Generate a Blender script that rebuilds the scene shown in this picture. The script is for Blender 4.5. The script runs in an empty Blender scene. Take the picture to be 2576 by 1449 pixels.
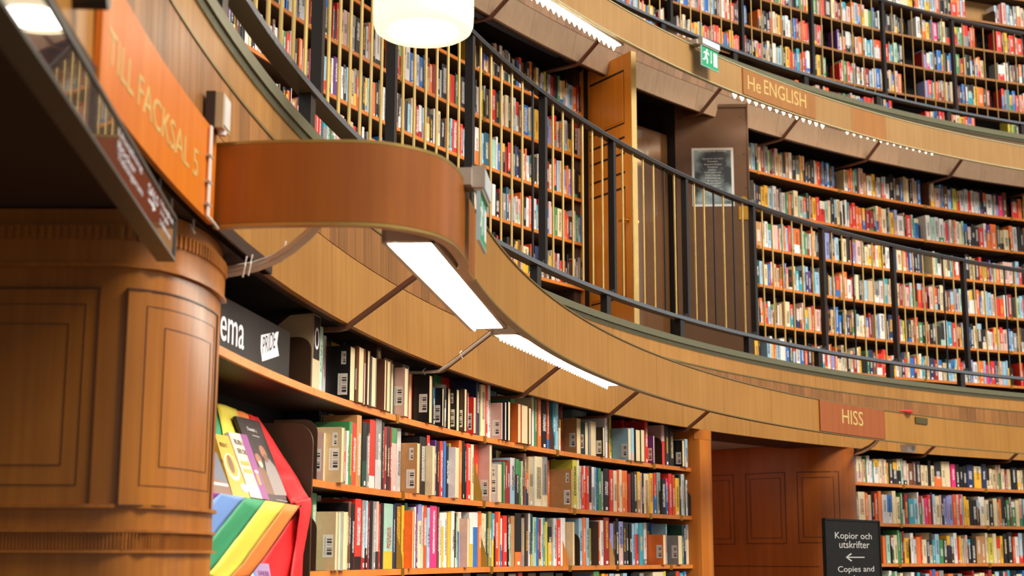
import bpy, math, random
from math import sin, cos, radians as rad, degrees as deg, sqrt, atan2, pi, floor
random.seed(11)

# ----------------------------------------------------------------- camera, world, lights, exposure
F_PX, PITCH, ROLL = 3637.08, 0.182954, -0.002435
CX, CY = 10.9562, 3.3370                                   # axis of the round reading room; the eye is the origin
SC = bpy.context.scene
COL = SC.collection
cam = bpy.data.cameras.new('camera'); cam_o = bpy.data.objects.new('camera', cam); COL.objects.link(cam_o)
cam.sensor_fit = 'HORIZONTAL'; cam.sensor_width = 36.0; cam.lens = F_PX * 36.0 / 2576.0
cam.clip_start = 0.05; cam.clip_end = 200
from mathutils import Matrix, Vector
cam_o.matrix_world = Matrix.Rotation(pi/2 + PITCH, 4, 'X') @ Matrix.Rotation(-ROLL, 4, 'Z')
cam.dof.use_dof = True; cam.dof.focus_distance = 7.0; cam.dof.aperture_fstop = 3.6; cam.dof.aperture_blades = 0
SC.camera = cam_o
SC.view_settings.view_transform = 'Standard'
try: SC.view_settings.look = 'None'
except Exception: pass
SC.view_settings.gamma = 1.0; SC.view_settings.use_curve_mapping = False
SC.view_settings.exposure = EXPOSURE = 0.7
w = bpy.data.worlds.new('world'); SC.world = w; w.use_nodes = True
w.node_tree.nodes['Background'].inputs[0].default_value = (1.0, 0.94, 0.86, 1)
w.node_tree.nodes['Background'].inputs[1].default_value = 0.36
def area_lamp(name, loc, target, sx, sy, power, color):
    l = bpy.data.lights.new(name, 'AREA'); l.shape = 'RECTANGLE'; l.size = sx; l.size_y = sy; l.energy = power; l.color = color
    o = bpy.data.objects.new(name, l); COL.objects.link(o); o.location = loc
    d = Vector(target) - Vector(loc); o.rotation_euler = d.to_track_quat('-Z', 'Y').to_euler()
    return o
# daylight of the drum's ring of clerestory windows, high over the middle of the room
area_lamp('clerestory_light', (CX + 1.0, CY - 2.0, 13.5), (3.0, 8.0, 1.5), 9.0, 6.0, 2600, (1.0, 0.95, 0.87))

# ----------------------------------------------------------------- pixel <-> room helpers (measuring only)
_c, _s = cos(PITCH), sin(PITCH); _cr, _sr = cos(ROLL), sin(ROLL)
def proj(p):
    yf = p[1]*_c + p[2]*_s; z = -p[1]*_s + p[2]*_c
    u = F_PX*p[0]/yf; v = F_PX*z/yf
    return 1288 + u*_cr - v*_sr, 724.5 - (u*_sr + v*_cr)
def ray(x, y):
    a, b = x - 1288, 724.5 - y
    u = a*_cr + b*_sr; v = -a*_sr + b*_cr
    return (u/F_PX, _c - v/F_PX*_s, _s + v/F_PX*_c)
def on_cyl(x, y, R):
    """angle (deg) and height where the sight line through a pixel meets the cylinder of radius R"""
    d = ray(x, y); A = d[0]**2 + d[1]**2; B = -2*(d[0]*CX + d[1]*CY); C = CX*CX + CY*CY - R*R
    t = (-B + sqrt(max(B*B - 4*A*C, 0)))/2/A
    return deg(atan2(d[1]*t - CY, d[0]*t - CX)) % 360, d[2]*t
def on_y(x, y, Y):
    d = ray(x, y); t = Y/d[1]; return (d[0]*t, Y, d[2]*t)
def pol(R, th, z=0.0):
    return (CX + R*cos(rad(th)), CY + R*sin(rad(th)), z)
def th_of(px, R, z):
    lo, hi = 100.0, 190.0
    for _ in range(40):
        m = (lo + hi)/2
        p = pol(R, m, z)
        yf = p[1]*_c + p[2]*_s
        x = proj(p)[0] if yf > 0.05 else -1e9
        if x > px: lo = m
        else: hi = m
    return (lo + hi)/2

# ----------------------------------------------------------------- materials
def lin(c):
    return tuple(((v/255)/12.92 if v/255 <= 0.04045 else ((v/255 + 0.055)/1.055)**2.4) for v in c) + (1.0,)
MATS = {}
def base_mat(name, col=(128,128,128), rough=0.5, metal=0.0, spec=0.5):
    m = bpy.data.materials.new(name); m.use_nodes = True
    b = m.node_tree.nodes['Principled BSDF']
    b.inputs['Base Color'].default_value = lin(col); b.inputs['Roughness'].default_value = rough; b.inputs['Metallic'].default_value = metal
    b.inputs['Specular IOR Level'].default_value = spec
    MATS[name] = m
    return m, m.node_tree, b
def node(nt, typ, **kw):
    n = nt.nodes.new(typ)
    for k, v in kw.items(): setattr(n, k, v)
    return n
def math_n(nt, op, a, b=None, clamp=False):
    n = nt.nodes.new('ShaderNodeMath'); n.operation = op; n.use_clamp = clamp
    for i, v in enumerate((a, b)):
        if v is None: continue
        if isinstance(v, (int, float)): n.inputs[i].default_value = v
        else: nt.links.new(v, n.inputs[i])
    return n.outputs[0]
def mix_c(nt, f, a, b):
    n = nt.nodes.new('ShaderNodeMix'); n.data_type = 'RGBA'
    for i, v in ((0, f), (6, a), (7, b)):
        if isinstance(v, (int, float)): n.inputs[i].default_value = v
        elif isinstance(v, tuple): n.inputs[i].default_value = v
        else: nt.links.new(v, n.inputs[i])
    return n.outputs[2]
def wood(name, c1, c2, rough=0.42, grain=26.0, vary=0.12, zs=0.9, spec=0.4, streak=0.5):
    """veneer: fine upright grain, slow cloudy figure, and a different tone for each piece"""
    m, nt, b = base_mat(name, c1, rough, 0, spec)
    g = node(nt, 'ShaderNodeNewGeometry'); oi = node(nt, 'ShaderNodeObjectInfo')
    mp = node(nt, 'ShaderNodeMapping'); mp.inputs['Scale'].default_value = (grain, grain, zs)
    add = node(nt, 'ShaderNodeVectorMath', operation='ADD')
    rv = node(nt, 'ShaderNodeCombineXYZ'); nt.links.new(math_n(nt, 'MULTIPLY', oi.outputs['Random'], 37.0), rv.inputs[0])
    nt.links.new(g.outputs['Position'], add.inputs[0]); nt.links.new(rv.outputs[0], add.inputs[1])
    nt.links.new(add.outputs[0], mp.inputs['Vector'])
    n1 = node(nt, 'ShaderNodeTexNoise'); n1.inputs['Scale'].default_value = 1.0; n1.inputs['Detail'].default_value = 6; n1.inputs['Roughness'].default_value = 0.62
    nt.links.new(mp.outputs[0], n1.inputs['Vector'])
    mp2 = node(nt, 'ShaderNodeMapping'); mp2.inputs['Scale'].default_value = (grain*4, grain*4, zs*3)
    nt.links.new(add.outputs[0], mp2.inputs['Vector'])
    n2 = node(nt, 'ShaderNodeTexNoise'); n2.inputs['Scale'].default_value = 1.0; n2.inputs['Detail'].default_value = 3
    nt.links.new(mp2.outputs[0], n2.inputs['Vector'])
    n3 = node(nt, 'ShaderNodeTexNoise'); n3.inputs['Scale'].default_value = 2.2; n3.inputs['Detail'].default_value = 2
    nt.links.new(add.outputs[0], n3.inputs['Vector'])
    f = math_n(nt, 'ADD', math_n(nt, 'MULTIPLY', n1.outputs[0], 0.75), math_n(nt, 'MULTIPLY', n2.outputs[0], 0.5*streak))
    f = math_n(nt, 'ADD', f, math_n(nt, 'MULTIPLY', n3.outputs[0], 0.5))
    f = math_n(nt, 'MULTIPLY', math_n(nt, 'SUBTRACT', f, 0.55), 1.5, True)
    col = mix_c(nt, f, lin(c1), lin(c2))
    hsv = node(nt, 'ShaderNodeHueSaturation')
    nt.links.new(col, hsv.inputs['Color'])
    nt.links.new(math_n(nt, 'ADD', math_n(nt, 'MULTIPLY', oi.outputs['Random'], vary*2), 1 - vary), hsv.inputs['Value'])
    nt.links.new(hsv.outputs[0], b.inputs['Base Color'])
    bp = node(nt, 'ShaderNodeBump'); bp.inputs['Strength'].default_value = 0.06; bp.inputs['Distance'].default_value = 0.002
    nt.links.new(n2.outputs[0], bp.inputs['Height']); nt.links.new(bp.outputs[0], b.inputs['Normal'])
    nt.links.new(math_n(nt, 'ADD', math_n(nt, 'MULTIPLY', n1.outputs[0], 0.2), rough - 0.1), b.inputs['Roughness'])
    return m
def plain(name, col, rough=0.5, metal=0.0, spec=0.5, spot=0.12, scale=14.0):
    """one colour with faint blotches of wear"""
    m, nt, b = base_mat(name, col, rough, metal, spec)
    g = node(nt, 'ShaderNodeNewGeometry')
    n = node(nt, 'ShaderNodeTexNoise'); n.inputs['Scale'].default_value = scale; n.inputs['Detail'].default_value = 4
    nt.links.new(g.outputs['Position'], n.inputs['Vector'])
    dark = tuple(v*(1 - spot) for v in lin(col)[:3]) + (1,); light = tuple(min(1, v*(1 + spot)) for v in lin(col)[:3]) + (1,)
    nt.links.new(mix_c(nt, n.outputs[0], dark, light), b.inputs['Base Color'])
    nt.links.new(math_n(nt, 'ADD', math_n(nt, 'MULTIPLY', n.outputs[0], 0.16), rough - 0.08), b.inputs['Roughness'])
    return m
def glow(name, col, strength):
    m, nt, b = base_mat(name, col, 0.4)
    b.inputs['Emission Color'].default_value = lin(col); b.inputs['Emission Strength'].default_value = strength
    return m
wood('fascia_wood', (188,134,66), (148,98,42), grain=30, vary=0.07)
wood('strip_wood', (170,114,58), (96,62,38), grain=22, vary=0.22)
wood('ring_wood', (182,128,54), (154,102,36), grain=22, vary=0.06)
wood('return_wood', (172,98,30), (120,60,16), grain=12, vary=0.04, rough=0.33)
wood('sign_wood', (232,132,36), (206,98,20), grain=20, vary=0.04)
wood('hiss_wood', (172,92,38), (148,72,26), grain=20, vary=0.05)
wood('english_wood', (174,118,64), (152,96,48), grain=20, vary=0.05)
wood('pale_wood', (184,142,88), (156,114,66), grain=24, vary=0.06)
wood('pale_fascia', (164,136,108), (138,110,86), grain=26, vary=0.05)
wood('pale_strip', (172,132,98), (112,98,92), grain=20, vary=0.16)
wood('jamb_wood', (180,110,36), (118,64,16), grain=17, vary=0.04, rough=0.34, spec=0.4)
wood('far_jamb_wood', (168,92,34), (118,56,20), grain=14, vary=0.05, rough=0.36)
wood('shelf_wood', (226,136,56), (190,98,34), grain=9, vary=0.05, rough=0.42, zs=9)
wood('case_wood', (206,122,38), (168,84,22), grain=16, vary=0.05)
wood('door_wood', (255,168,54), (240,130,30), grain=24, vary=0.0, rough=0.34)
wood('dark_panel_wood', (86,54,36), (58,36,26), grain=16, vary=0.08, rough=0.34)
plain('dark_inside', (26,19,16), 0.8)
plain('shelf_shade', (66,40,24), 0.55)  # boards behind the front edge, with their shade put into the colour
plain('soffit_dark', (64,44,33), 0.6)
plain('door_edge', (214,178,104), 0.45)
plain('groove', (50,26,14), 0.6)
plain('molding_brown', (86,48,18), 0.4)
plain('rail_reflection', (126,104,76), 0.36, 0.1, scale=40)  # brown mirrored from the gallery front, painted into the lower rail's colour
plain('brass', (214,170,84), 0.25, 1.0)
plain('baluster_brass', (242,206,128), 0.28, 0.75)
plain('old_brass', (150,132,84), 0.4, 0.6)
plain('dull_brass', (166,132,74), 0.45, 0.5)
plain('verdigris', (120,118,92), 0.42, 0.35, scale=30)
plain('verdigris_green', (128,138,112), 0.5, 0.2, scale=24, spot=0.25)
plain('brass_edge', (176,146,80), 0.35, 0.7)
plain('pale_brass', (214,206,160), 0.4, 0.3)
plain('clip_brass', (176,128,44), 0.38, 0.75)
plain('iron', (58,54,52), 0.34, 0.5, scale=40)
plain('iron_lit', (112,120,128), 0.3, 0.4, scale=40, spot=0.25)  # paler copy of the iron: light on the rails' top and front painted in
plain('bracket_brown', (112,72,54), 0.4)
plain('bookend_brown', (70,48,34), 0.35)
plain('bookend_tan', (176,128,66), 0.4)
plain('lamp_grey', (190,176,160), 0.5)
plain('white_plastic', (236,232,226), 0.35)
plain('beige_plastic', (206,180,140), 0.4)
plain('blue_white_plastic', (220,236,244), 0.25)
plain('dark_plastic', (60,44,38), 0.5)
plain('black_board', (15,14,14), 0.5, 0.0, 0.22, scale=6, spot=0.35)
plain('black_sign', (22,22,21), 0.6, 0.0, 0.25)
plain('sign_frame', (92,94,88), 0.4, 0.2)
plain('olive_plaque', (98,88,52), 0.4, 0.4)
plain('letter_gold', (218,186,112), 0.45)
plain('letter_white', (240,238,242), 0.5, spot=0.02)
plain('letter_grey', (196,194,188), 0.5, spot=0.02)
plain('red_plastic', (226,56,56), 0.35)
plain('metal_door_brown', (92,62,34), 0.34, 0.1, scale=10)
plain('lobby_brown', (100,66,36), 0.12, 0.0, 0.9, scale=4)
MATS['lobby_brown'].node_tree.nodes['Principled BSDF'].inputs['Coat Weight'].default_value = 1.0
MATS['lobby_brown'].node_tree.nodes['Principled BSDF'].inputs['Coat Roughness'].default_value = 0.10
plain('cable_white', (240,230,218), 0.5)
plain('cable_black', (40,36,34), 0.5)
plain('floor_lino', (96,78,60), 0.4)
plain('passage_plaster', (186,176,172), 0.8)
plain('flag_red', (224,26,30), 0.6, spot=0.08)
plain('flag_orange', (236,128,52), 0.6, spot=0.05)
plain('flag_yellow', (226,208,70), 0.6, spot=0.05)
plain('flag_green', (44,146,96), 0.6, spot=0.05)
plain('flag_blue', (110,150,214), 0.6, spot=0.05)
plain('flag_purple', (150,50,160), 0.6, spot=0.05)
plain('exit_green', (46,168,116), 0.35, spot=0.02)
plain('exit_edge', (190,226,236), 0.2)
glow('tube_light', (255,246,232), 26.0)
glow('louver_light', (255,240,214), 6.0)
glow('pendant_glow', (255,238,198), 0.78)
glow('pendant_core', (255,250,236), 9.0)

# printed book covers: colour, ink, and where the title runs come with each book
m, nt, b = base_mat('book_cover', (128,128,128), 0.42)
at = lambda n: node(nt, 'ShaderNodeAttribute', attribute_name=n)
aC, aI, aP, aS, uv = at('Col'), at('Ink'), at('Par'), at('Seed'), node(nt, 'ShaderNodeUVMap', uv_map='UV')
sp = node(nt, 'ShaderNodeSeparateXYZ'); nt.links.new(uv.outputs[0], sp.inputs[0])
pp = node(nt, 'ShaderNodeSeparateColor'); nt.links.new(aP.outputs['Color'], pp.inputs[0])
cv = node(nt, 'ShaderNodeCombineXYZ')
nt.links.new(math_n(nt, 'MULTIPLY', sp.outputs[0], 210.0), cv.inputs[0]); nt.links.new(math_n(nt, 'MULTIPLY', sp.outputs[1], 300.0), cv.inputs[1]); nt.links.new(math_n(nt, 'MULTIPLY', aS.outputs['Fac'], 91.0), cv.inputs[2])
nz = node(nt, 'ShaderNodeTexNoise'); nz.inputs['Scale'].default_value = 1.0; nz.inputs['Detail'].default_value = 1.5
nt.links.new(cv.outputs[0], nz.inputs['Vector'])
ink = math_n(nt, 'GREATER_THAN', nz.outputs[0], 0.49)
inv = math_n(nt, 'MULTIPLY', math_n(nt, 'GREATER_THAN', sp.outputs[1], pp.outputs[0]), math_n(nt, 'LESS_THAN', sp.outputs[1], pp.outputs[1]))
inu = math_n(nt, 'LESS_THAN', math_n(nt, 'ABSOLUTE', sp.outputs[0]), pp.outputs[2])
msk = math_n(nt, 'MULTIPLY', math_n(nt, 'MULTIPLY', ink, inv), inu)
c1 = mix_c(nt, msk, aC.outputs['Color'], aI.outputs['Color'])
# library label near the foot of the spine
lv = math_n(nt, 'MULTIPLY', math_n(nt, 'GREATER_THAN', sp.outputs[1], 0.008), math_n(nt, 'LESS_THAN', sp.outputs[1], 0.026))
lm = math_n(nt, 'MULTIPLY', lv, math_n(nt, 'LESS_THAN', math_n(nt, 'ABSOLUTE', sp.outputs[0]), math_n(nt, 'MULTIPLY', aP.outputs['Alpha'], 0.03)))
c2 = mix_c(nt, lm, c1, lin((238,232,224)))
cloud = node(nt, 'ShaderNodeTexNoise'); cloud.inputs['Scale'].default_value = 30.0
g = node(nt, 'ShaderNodeNewGeometry'); nt.links.new(g.outputs['Position'], cloud.inputs['Vector'])
hs = node(nt, 'ShaderNodeHueSaturation'); nt.links.new(c2, hs.inputs['Color'])
nt.links.new(math_n(nt, 'ADD', math_n(nt, 'MULTIPLY', cloud.outputs[0], 0.3), 0.85), hs.inputs['Value'])
nt.links.new(hs.outputs[0], b.inputs['Base Color'])
# page edges: fine upright lines
m, nt, b = base_mat('book_pages', (232,208,158), 0.8, 0, 0.1)
g = node(nt, 'ShaderNodeNewGeometry'); mp = node(nt, 'ShaderNodeMapping'); mp.inputs['Scale'].default_value = (420,420,3)
nt.links.new(g.outputs['Position'], mp.inputs[0]); nz = node(nt, 'ShaderNodeTexNoise'); nz.inputs['Scale'].default_value = 1; nt.links.new(mp.outputs[0], nz.inputs['Vector'])
nt.links.new(mix_c(nt, nz.outputs[0], lin((214,182,130)), lin((250,232,190))), b.inputs['Base Color'])
# bar-code sticker
m, nt, b = base_mat('barcode', (235,230,220), 0.5)
uv = node(nt, 'ShaderNodeUVMap', uv_map='UV'); sp = node(nt, 'ShaderNodeSeparateXYZ'); nt.links.new(uv.outputs[0], sp.inputs[0])
wn = node(nt, 'ShaderNodeTexWhiteNoise', noise_dimensions='1D'); nt.links.new(math_n(nt, 'FLOOR', math_n(nt, 'MULTIPLY', sp.outputs[1], 46.0)), wn.inputs['W'])
st = math_n(nt, 'GREATER_THAN', wn.outputs[0], 0.45)
def box_mask(u0, u1, v0, v1):
    a = math_n(nt, 'MULTIPLY', math_n(nt, 'GREATER_THAN', sp.outputs[0], u0), math_n(nt, 'LESS_THAN', sp.outputs[0], u1))
    c = math_n(nt, 'MULTIPLY', math_n(nt, 'GREATER_THAN', sp.outputs[1], v0), math_n(nt, 'LESS_THAN', sp.outputs[1], v1))
    return math_n(nt, 'MULTIPLY', a, c)
bars = math_n(nt, 'MULTIPLY', st, box_mask(0.42, 0.9, 0.12, 0.82))
nz = node(nt, 'ShaderNodeTexNoise'); nz.inputs['Scale'].default_value = 40.0; nt.links.new(uv.outputs[0], nz.inputs['Vector'])
txt = math_n(nt, 'MULTIPLY', math_n(nt, 'GREATER_THAN', nz.outputs[0], 0.55), box_mask(0.16, 0.3, 0.1, 0.9))
nt.links.new(mix_c(nt, math_n(nt, 'MAXIMUM', bars, txt), lin((232,224,212)), lin((58,52,56))), b.inputs['Base Color'])

# ----------------------------------------------------------------- building helpers
LOC = {}
class MB:
    def __init__(s): s.v = []; s.f = []; s.m = []
    def add(s, verts, faces, mi=0):
        o = len(s.v); s.v += [tuple(v) for v in verts]
        for f in faces: s.f.append(tuple(i + o for i in f)); s.m.append(mi)
    def box(s, c, sx, sy, sz, ax=None, mi=0):
        """box centred at c; ax = angle in degrees of its own x axis in plan"""
        a = rad(ax or 0); ca, sa = cos(a), sin(a); vs = []
        for z in (-sz/2, sz/2):
            for x, y in ((-sx/2,-sy/2),(sx/2,-sy/2),(sx/2,sy/2),(-sx/2,sy/2)):
                vs.append((c[0] + x*ca - y*sa, c[1] + x*sa + y*ca, c[2] + z))
        s.add(vs, [(0,3,2,1),(4,5,6,7),(0,1,5,4),(1,2,6,5),(2,3,7,6),(3,0,4,7)], mi)
    def arc(s, R0, R1, z0, z1, t0, t1, step=1.5, Rt0=None, Rt1=None, centre=(CX,CY), mi=0):
        """curved bar between radii R0<R1, heights z0<z1, angles t0..t1; Rt* = radii at the top"""
        n = max(1, int(math.ceil(abs(t1 - t0)/step))); Rt0 = R0 if Rt0 is None else Rt0; Rt1 = R1 if Rt1 is None else Rt1
        vs = []; fs = []
        for i in range(n + 1):
            a = rad(t0 + (t1 - t0)*i/n); c, d = cos(a), sin(a)
            for R, z in ((R0,z0),(R1,z0),(Rt1,z1),(Rt0,z1)): vs.append((centre[0] + R*c, centre[1] + R*d, z))
        up = t1 > t0
        for i in range(n):
            a, b2 = 4*i, 4*i + 4
            for j in range(4):
                k = (j + 1) % 4
                f = (a + j, a + k, b2 + k, b2 + j); fs.append(f if up else f[::-1])
        e0, e1 = (0,1,2,3), tuple(4*n + j for j in (3,2,1,0))
        fs.append(e0[::-1] if up else e0); fs.append(e1[::-1] if up else e1)
        s.add(vs, fs, mi)
    def tube(s, pts, r, n=8, mi=0, cap=True):
        P = [Vector(p) for p in pts]; o = len(s.v); vs = []; fs = []
        up0 = Vector((0,0,1))
        for i, p in enumerate(P):
            d = (P[min(i+1, len(P)-1)] - P[max(i-1, 0)]).normalized()
            a = d.cross(up0 if abs(d.z) < 0.95 else Vector((1,0,0))).normalized(); b2 = d.cross(a)
            rr = r[i] if isinstance(r, (list, tuple)) else r
            for k in range(n): vs.append(p + a*rr*cos(2*pi*k/n) + b2*rr*sin(2*pi*k/n))
        for i in range(len(P) - 1):
            for k in range(n): fs.append((i*n + k, i*n + (k+1) % n, (i+1)*n + (k+1) % n, (i+1)*n + k))
        if cap: fs.append(tuple(range(n))[::-1]); fs.append(tuple((len(P)-1)*n + k for k in range(n)))
        s.add(vs, fs, mi)
    def prism(s, pts, d, mi=0):
        """polygon of 3-D points pushed along vector d"""
        n = len(pts); vs = [tuple(p) for p in pts] + [(p[0]+d[0], p[1]+d[1], p[2]+d[2]) for p in pts]
        fs = [tuple(range(n))[::-1], tuple(n + i for i in range(n))] + [(i, (i+1) % n, n + (i+1) % n, n + i) for i in range(n)]
        s.add(vs, fs, mi)
    def wall(s, path, z0, z1, th, mi=0, closed=False):
        """upright band along a plan path, th thick to the left of its direction"""
        n = len(path); nrm = []
        for i in range(n):
            a = Vector(path[max(i-1,0)]); b2 = Vector(path[min(i+1,n-1)]); d = (b2 - a).normalized(); nrm.append(Vector((-d.y, d.x)))
        vs = []
        for p, q in zip(path, nrm):
            for off, z in ((0,z0),(th,z0),(th,z1),(0,z1)): vs.append((p[0] + q.x*off, p[1] + q.y*off, z))
        fs = []
        for i in range(n - 1):
            a, b2 = 4*i, 4*i + 4
            for j in range(4): k = (j+1) % 4; fs.append((a+j, b2+j, b2+k, a+k))
        fs.append((0,1,2,3)); fs.append(tuple(4*(n-1) + j for j in (3,2,1,0)))
        s.add(vs, fs, mi)
    def lathe(s, prof, c, n=32, mi=0):
        vs = []; fs = []
        for r, z in prof:
            for k in range(n): vs.append((c[0] + r*cos(2*pi*k/n), c[1] + r*sin(2*pi*k/n), c[2] + z))
        for i in range(len(prof) - 1):
            for k in range(n): fs.append((i*n + k, i*n + (k+1) % n, (i+1)*n + (k+1) % n, (i+1)*n + k))
        s.add(vs, fs, mi)
    def build(s, name, mats, parent=None, at=None, smooth=False):
        mats = [mats] if isinstance(mats, str) else mats
        if parent is not None: off = LOC[parent.name]
        elif at is not None: off = at
        else:
            xs, ys, zs = zip(*s.v); off = ((min(xs)+max(xs))/2, (min(ys)+max(ys))/2, min(zs))
        me = bpy.data.meshes.new(name)
        me.from_pydata([(v[0]-off[0], v[1]-off[1], v[2]-off[2]) for v in s.v], [], s.f); me.update()
        for mm in mats: me.materials.append(MATS[mm])
        if len(mats) > 1: me.polygons.foreach_set('material_index', s.m)
        if smooth: me.polygons.foreach_set('use_smooth', [True]*len(me.polygons))
        o = bpy.data.objects.new(name, me); COL.objects.link(o)
        if parent is not None: o.parent = parent; LOC[o.name] = off
        else: o.location = off; LOC[o.name] = tuple(off)
        if smooth:
            try: me.set_sharp_from_angle(angle=rad(38))
            except Exception: pass
        return o
def tag(o, label=None, cat=None, group=None, kind=None):
    if label: o['label'] = label
    if cat: o['category'] = cat
    if group: o['group'] = group
    if kind: o['kind'] = kind
    return o
def empty(name, loc, label, cat, group=None, kind=None):
    o = bpy.data.objects.new(name, None); COL.objects.link(o); o.location = loc; o.empty_display_size = 0.1; LOC[o.name] = tuple(loc)
    return tag(o, label, cat, group, kind)
AX = (CX, CY, 0.0)
def turn(me_obj, parent, dth):
    """another copy of a piece, turned about the room's axis (its parent stands on the axis)"""
    c = me_obj.copy(); COL.objects.link(c); c.parent = parent; c.rotation_euler = (0, 0, rad(dth)); return c
def text_geo(txt, size, depth=0.0, align='LEFT', thin=0.0, spacing=1.0, line=1.0):
    cu = bpy.data.curves.new('lettering', 'FONT'); cu.body = txt; cu.size = size; cu.extrude = depth; cu.align_x = align; cu.offset = thin
    cu.space_character = spacing; cu.space_line = line; cu.resolution_u = 3
    o = bpy.data.objects.new('lettering', cu); COL.objects.link(o)
    dg = bpy.context.evaluated_depsgraph_get(); dg.update(); ev = o.evaluated_get(dg); me = ev.to_mesh()
    vs = [tuple(v.co) for v in me.vertices]; fs = [tuple(p.vertices) for p in me.polygons]
    ev.to_mesh_clear(); bpy.data.objects.remove(o); bpy.data.curves.remove(cu)
    return vs, fs
def fit_text(txt, wd, ht, depth, thin=0.0, spacing=1.0):
    """glyph outlines scaled to a box wd x ht, corner at 0,0"""
    vs, fs = text_geo(txt, 1.0, 0.05, thin=thin, spacing=spacing)
    x0 = min(v[0] for v in vs); x1 = max(v[0] for v in vs); y0 = min(v[1] for v in vs); y1 = max(v[1] for v in vs)
    return [((v[0]-x0)/(x1-x0)*wd, (v[1]-y0)/(y1-y0)*ht, depth if v[2] > 0 else 0.0) for v in vs], fs
def text_on_cyl(txt, R, th0, th1, z0, z1, depth=0.002, thin=0.0, spacing=1.0, mb=None):
    """lettering bent onto the inside of a cylinder, from angle th0 to th1 (th0 > th1)"""
    vs, fs = fit_text(txt, 1.0, 1.0, depth, thin, spacing); mb = mb or MB()
    mb.add([pol(R - v[2], th0 + (th1 - th0)*v[0], z0 + (z1 - z0)*v[1]) for v in vs], [f[::-1] for f in fs]); return mb
def text_on_plane(txt, o, ex, ez, wd, ht, depth=0.001, thin=0.0, spacing=1.0, mb=None):
    vs, fs = fit_text(txt, wd, ht, depth, thin, spacing); mb = mb or MB(); ex, ez, o = Vector(ex), Vector(ez), Vector(o); n = ex.cross(ez)
    mb.add([o + ex*v[0] + ez*v[1] + n*v[2] for v in vs], fs); return mb
def letters_on_cyl(txt, R, th0, th1, z0, z1, parent, mat='letter_gold'):
    """each letter a raised piece of its own on the board"""
    vs, fs = fit_text(txt, 1.0, 1.0, 0.0012); par = list(range(len(vs)))
    def root(i):
        while par[i] != i: par[i] = par[par[i]]; i = par[i]
        return i
    for f in fs:
        for k in f[1:]: par[root(k)] = root(f[0])
    grp = {}
    for f in fs: grp.setdefault(root(f[0]), []).append(f)
    for g_ in grp.values():
        ids = sorted({i for f in g_ for i in f}); ix = {i: k for k, i in enumerate(ids)}; m_ = MB()
        m_.add([pol(R - vs[i][2], th0 + (th1 - th0)*vs[i][0], z0 + (z1 - z0)*vs[i][1]) for i in ids], [tuple(ix[i] for i in f)[::-1] for f in g_]); m_.build('letter', mat, parent)
# ================================================================= the setting
FLOOR = -1.62
mb = MB(); mb.lathe([(0.0, -0.06), (14.6, -0.06), (14.6, 0.0), (0.0, 0.0)], (CX, CY, FLOOR), 96)
tag(mb.build('floor', 'floor_lino', at=(CX, CY, FLOOR)), 'brown linoleum floor of the round reading room', 'floor', kind='structure')
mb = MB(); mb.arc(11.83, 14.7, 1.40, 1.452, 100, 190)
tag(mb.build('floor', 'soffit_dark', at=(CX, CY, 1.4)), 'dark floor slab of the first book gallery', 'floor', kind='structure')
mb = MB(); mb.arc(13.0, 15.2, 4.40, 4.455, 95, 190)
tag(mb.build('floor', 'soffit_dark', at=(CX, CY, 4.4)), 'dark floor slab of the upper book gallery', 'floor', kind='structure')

def fascia(name, label, Rb, Rt, z, t0, t1, mats, wpan, wstrip, teeth=True, step_tooth=0.017):
    """veneered gallery front: z = (bottom, lower joint, upper joint, under the metal edge, top)"""
    z0, zl, zu, zm, zt = z
    r = empty(name, AX, label, 'gallery front', kind='structure')
    Rz = lambda q: Rb + (Rt - Rb)*(q - z0)/(zt - z0)
    mb = MB(); mb.arc(Rb + 0.022, Rb + 0.06, z0 + 0.004, zt - 0.004, t0, t1, 1.5, Rt + 0.022, Rt + 0.06)
    mb.build('backing_board', 'groove', r)
    g = 0.0022/Rb*57.3
    for q0, q1, wd, mat, nm in ((z0, zl - 0.002, wpan, mats[0], 'panel'), (zl + 0.002, zu - 0.002, wstrip, mats[1], 'veneer_strip'), (zu + 0.002, zm, wpan, mats[0], 'panel')):
        n = int(round((t1 - t0)/wd)); d = (t1 - t0)/n; mb = MB()
        mb.arc(Rz(q0), Rz(q0) + 0.024, q0, q1, t0 + g/2, t0 + d - g/2, max(d/4, 0.5), Rz(q1), Rz(q1) + 0.024)
        o = mb.build(nm, mat, r)
        for i in range(1, n): turn(o, r, d*i)
    mb = MB(); mb.arc(Rz(zu) - 0.004, Rz(zu) + 0.01, zu - 0.005, zu + 0.004, t0, t1, 1.0); mb.build('edge_strip', 'old_brass', r)
    mb = MB(); mb.arc(Rt - 0.016, Rt + 0.075, zm + 0.004, zt, t0, t1, 1.0); mb.build('metal_edge', 'verdigris', r)
    if teeth:
        mb = MB(); n = int(rad(t1 - t0)*Rt/step_tooth)
        for i in range(n):
            a = t0 + (t1 - t0)*(i + 0.5)/n; p = pol(Rt - 0.002, a, zm - 0.011)
            mb.box(p, 0.014, 0.008, 0.032, a)
        tag(mb.build('tooth', 'verdigris', r), kind='stuff')
    return r
fascia('trim_1', 'honey veneer front of the first gallery above the ground floor bookcases', 11.772, 11.786, (0.868, 1.137, 1.317, 1.442, 1.488), 112, 200, ('fascia_wood', 'strip_wood'), 4.9, 0.55)
fascia('trim_2', 'pale wood front of the upper gallery with a green metal edge', 13.08, 12.95, (3.954, 4.165, 4.30, 4.435, 4.492), 104, 172, ('pale_fascia', 'pale_strip'), 2.6, 0.50)

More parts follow.
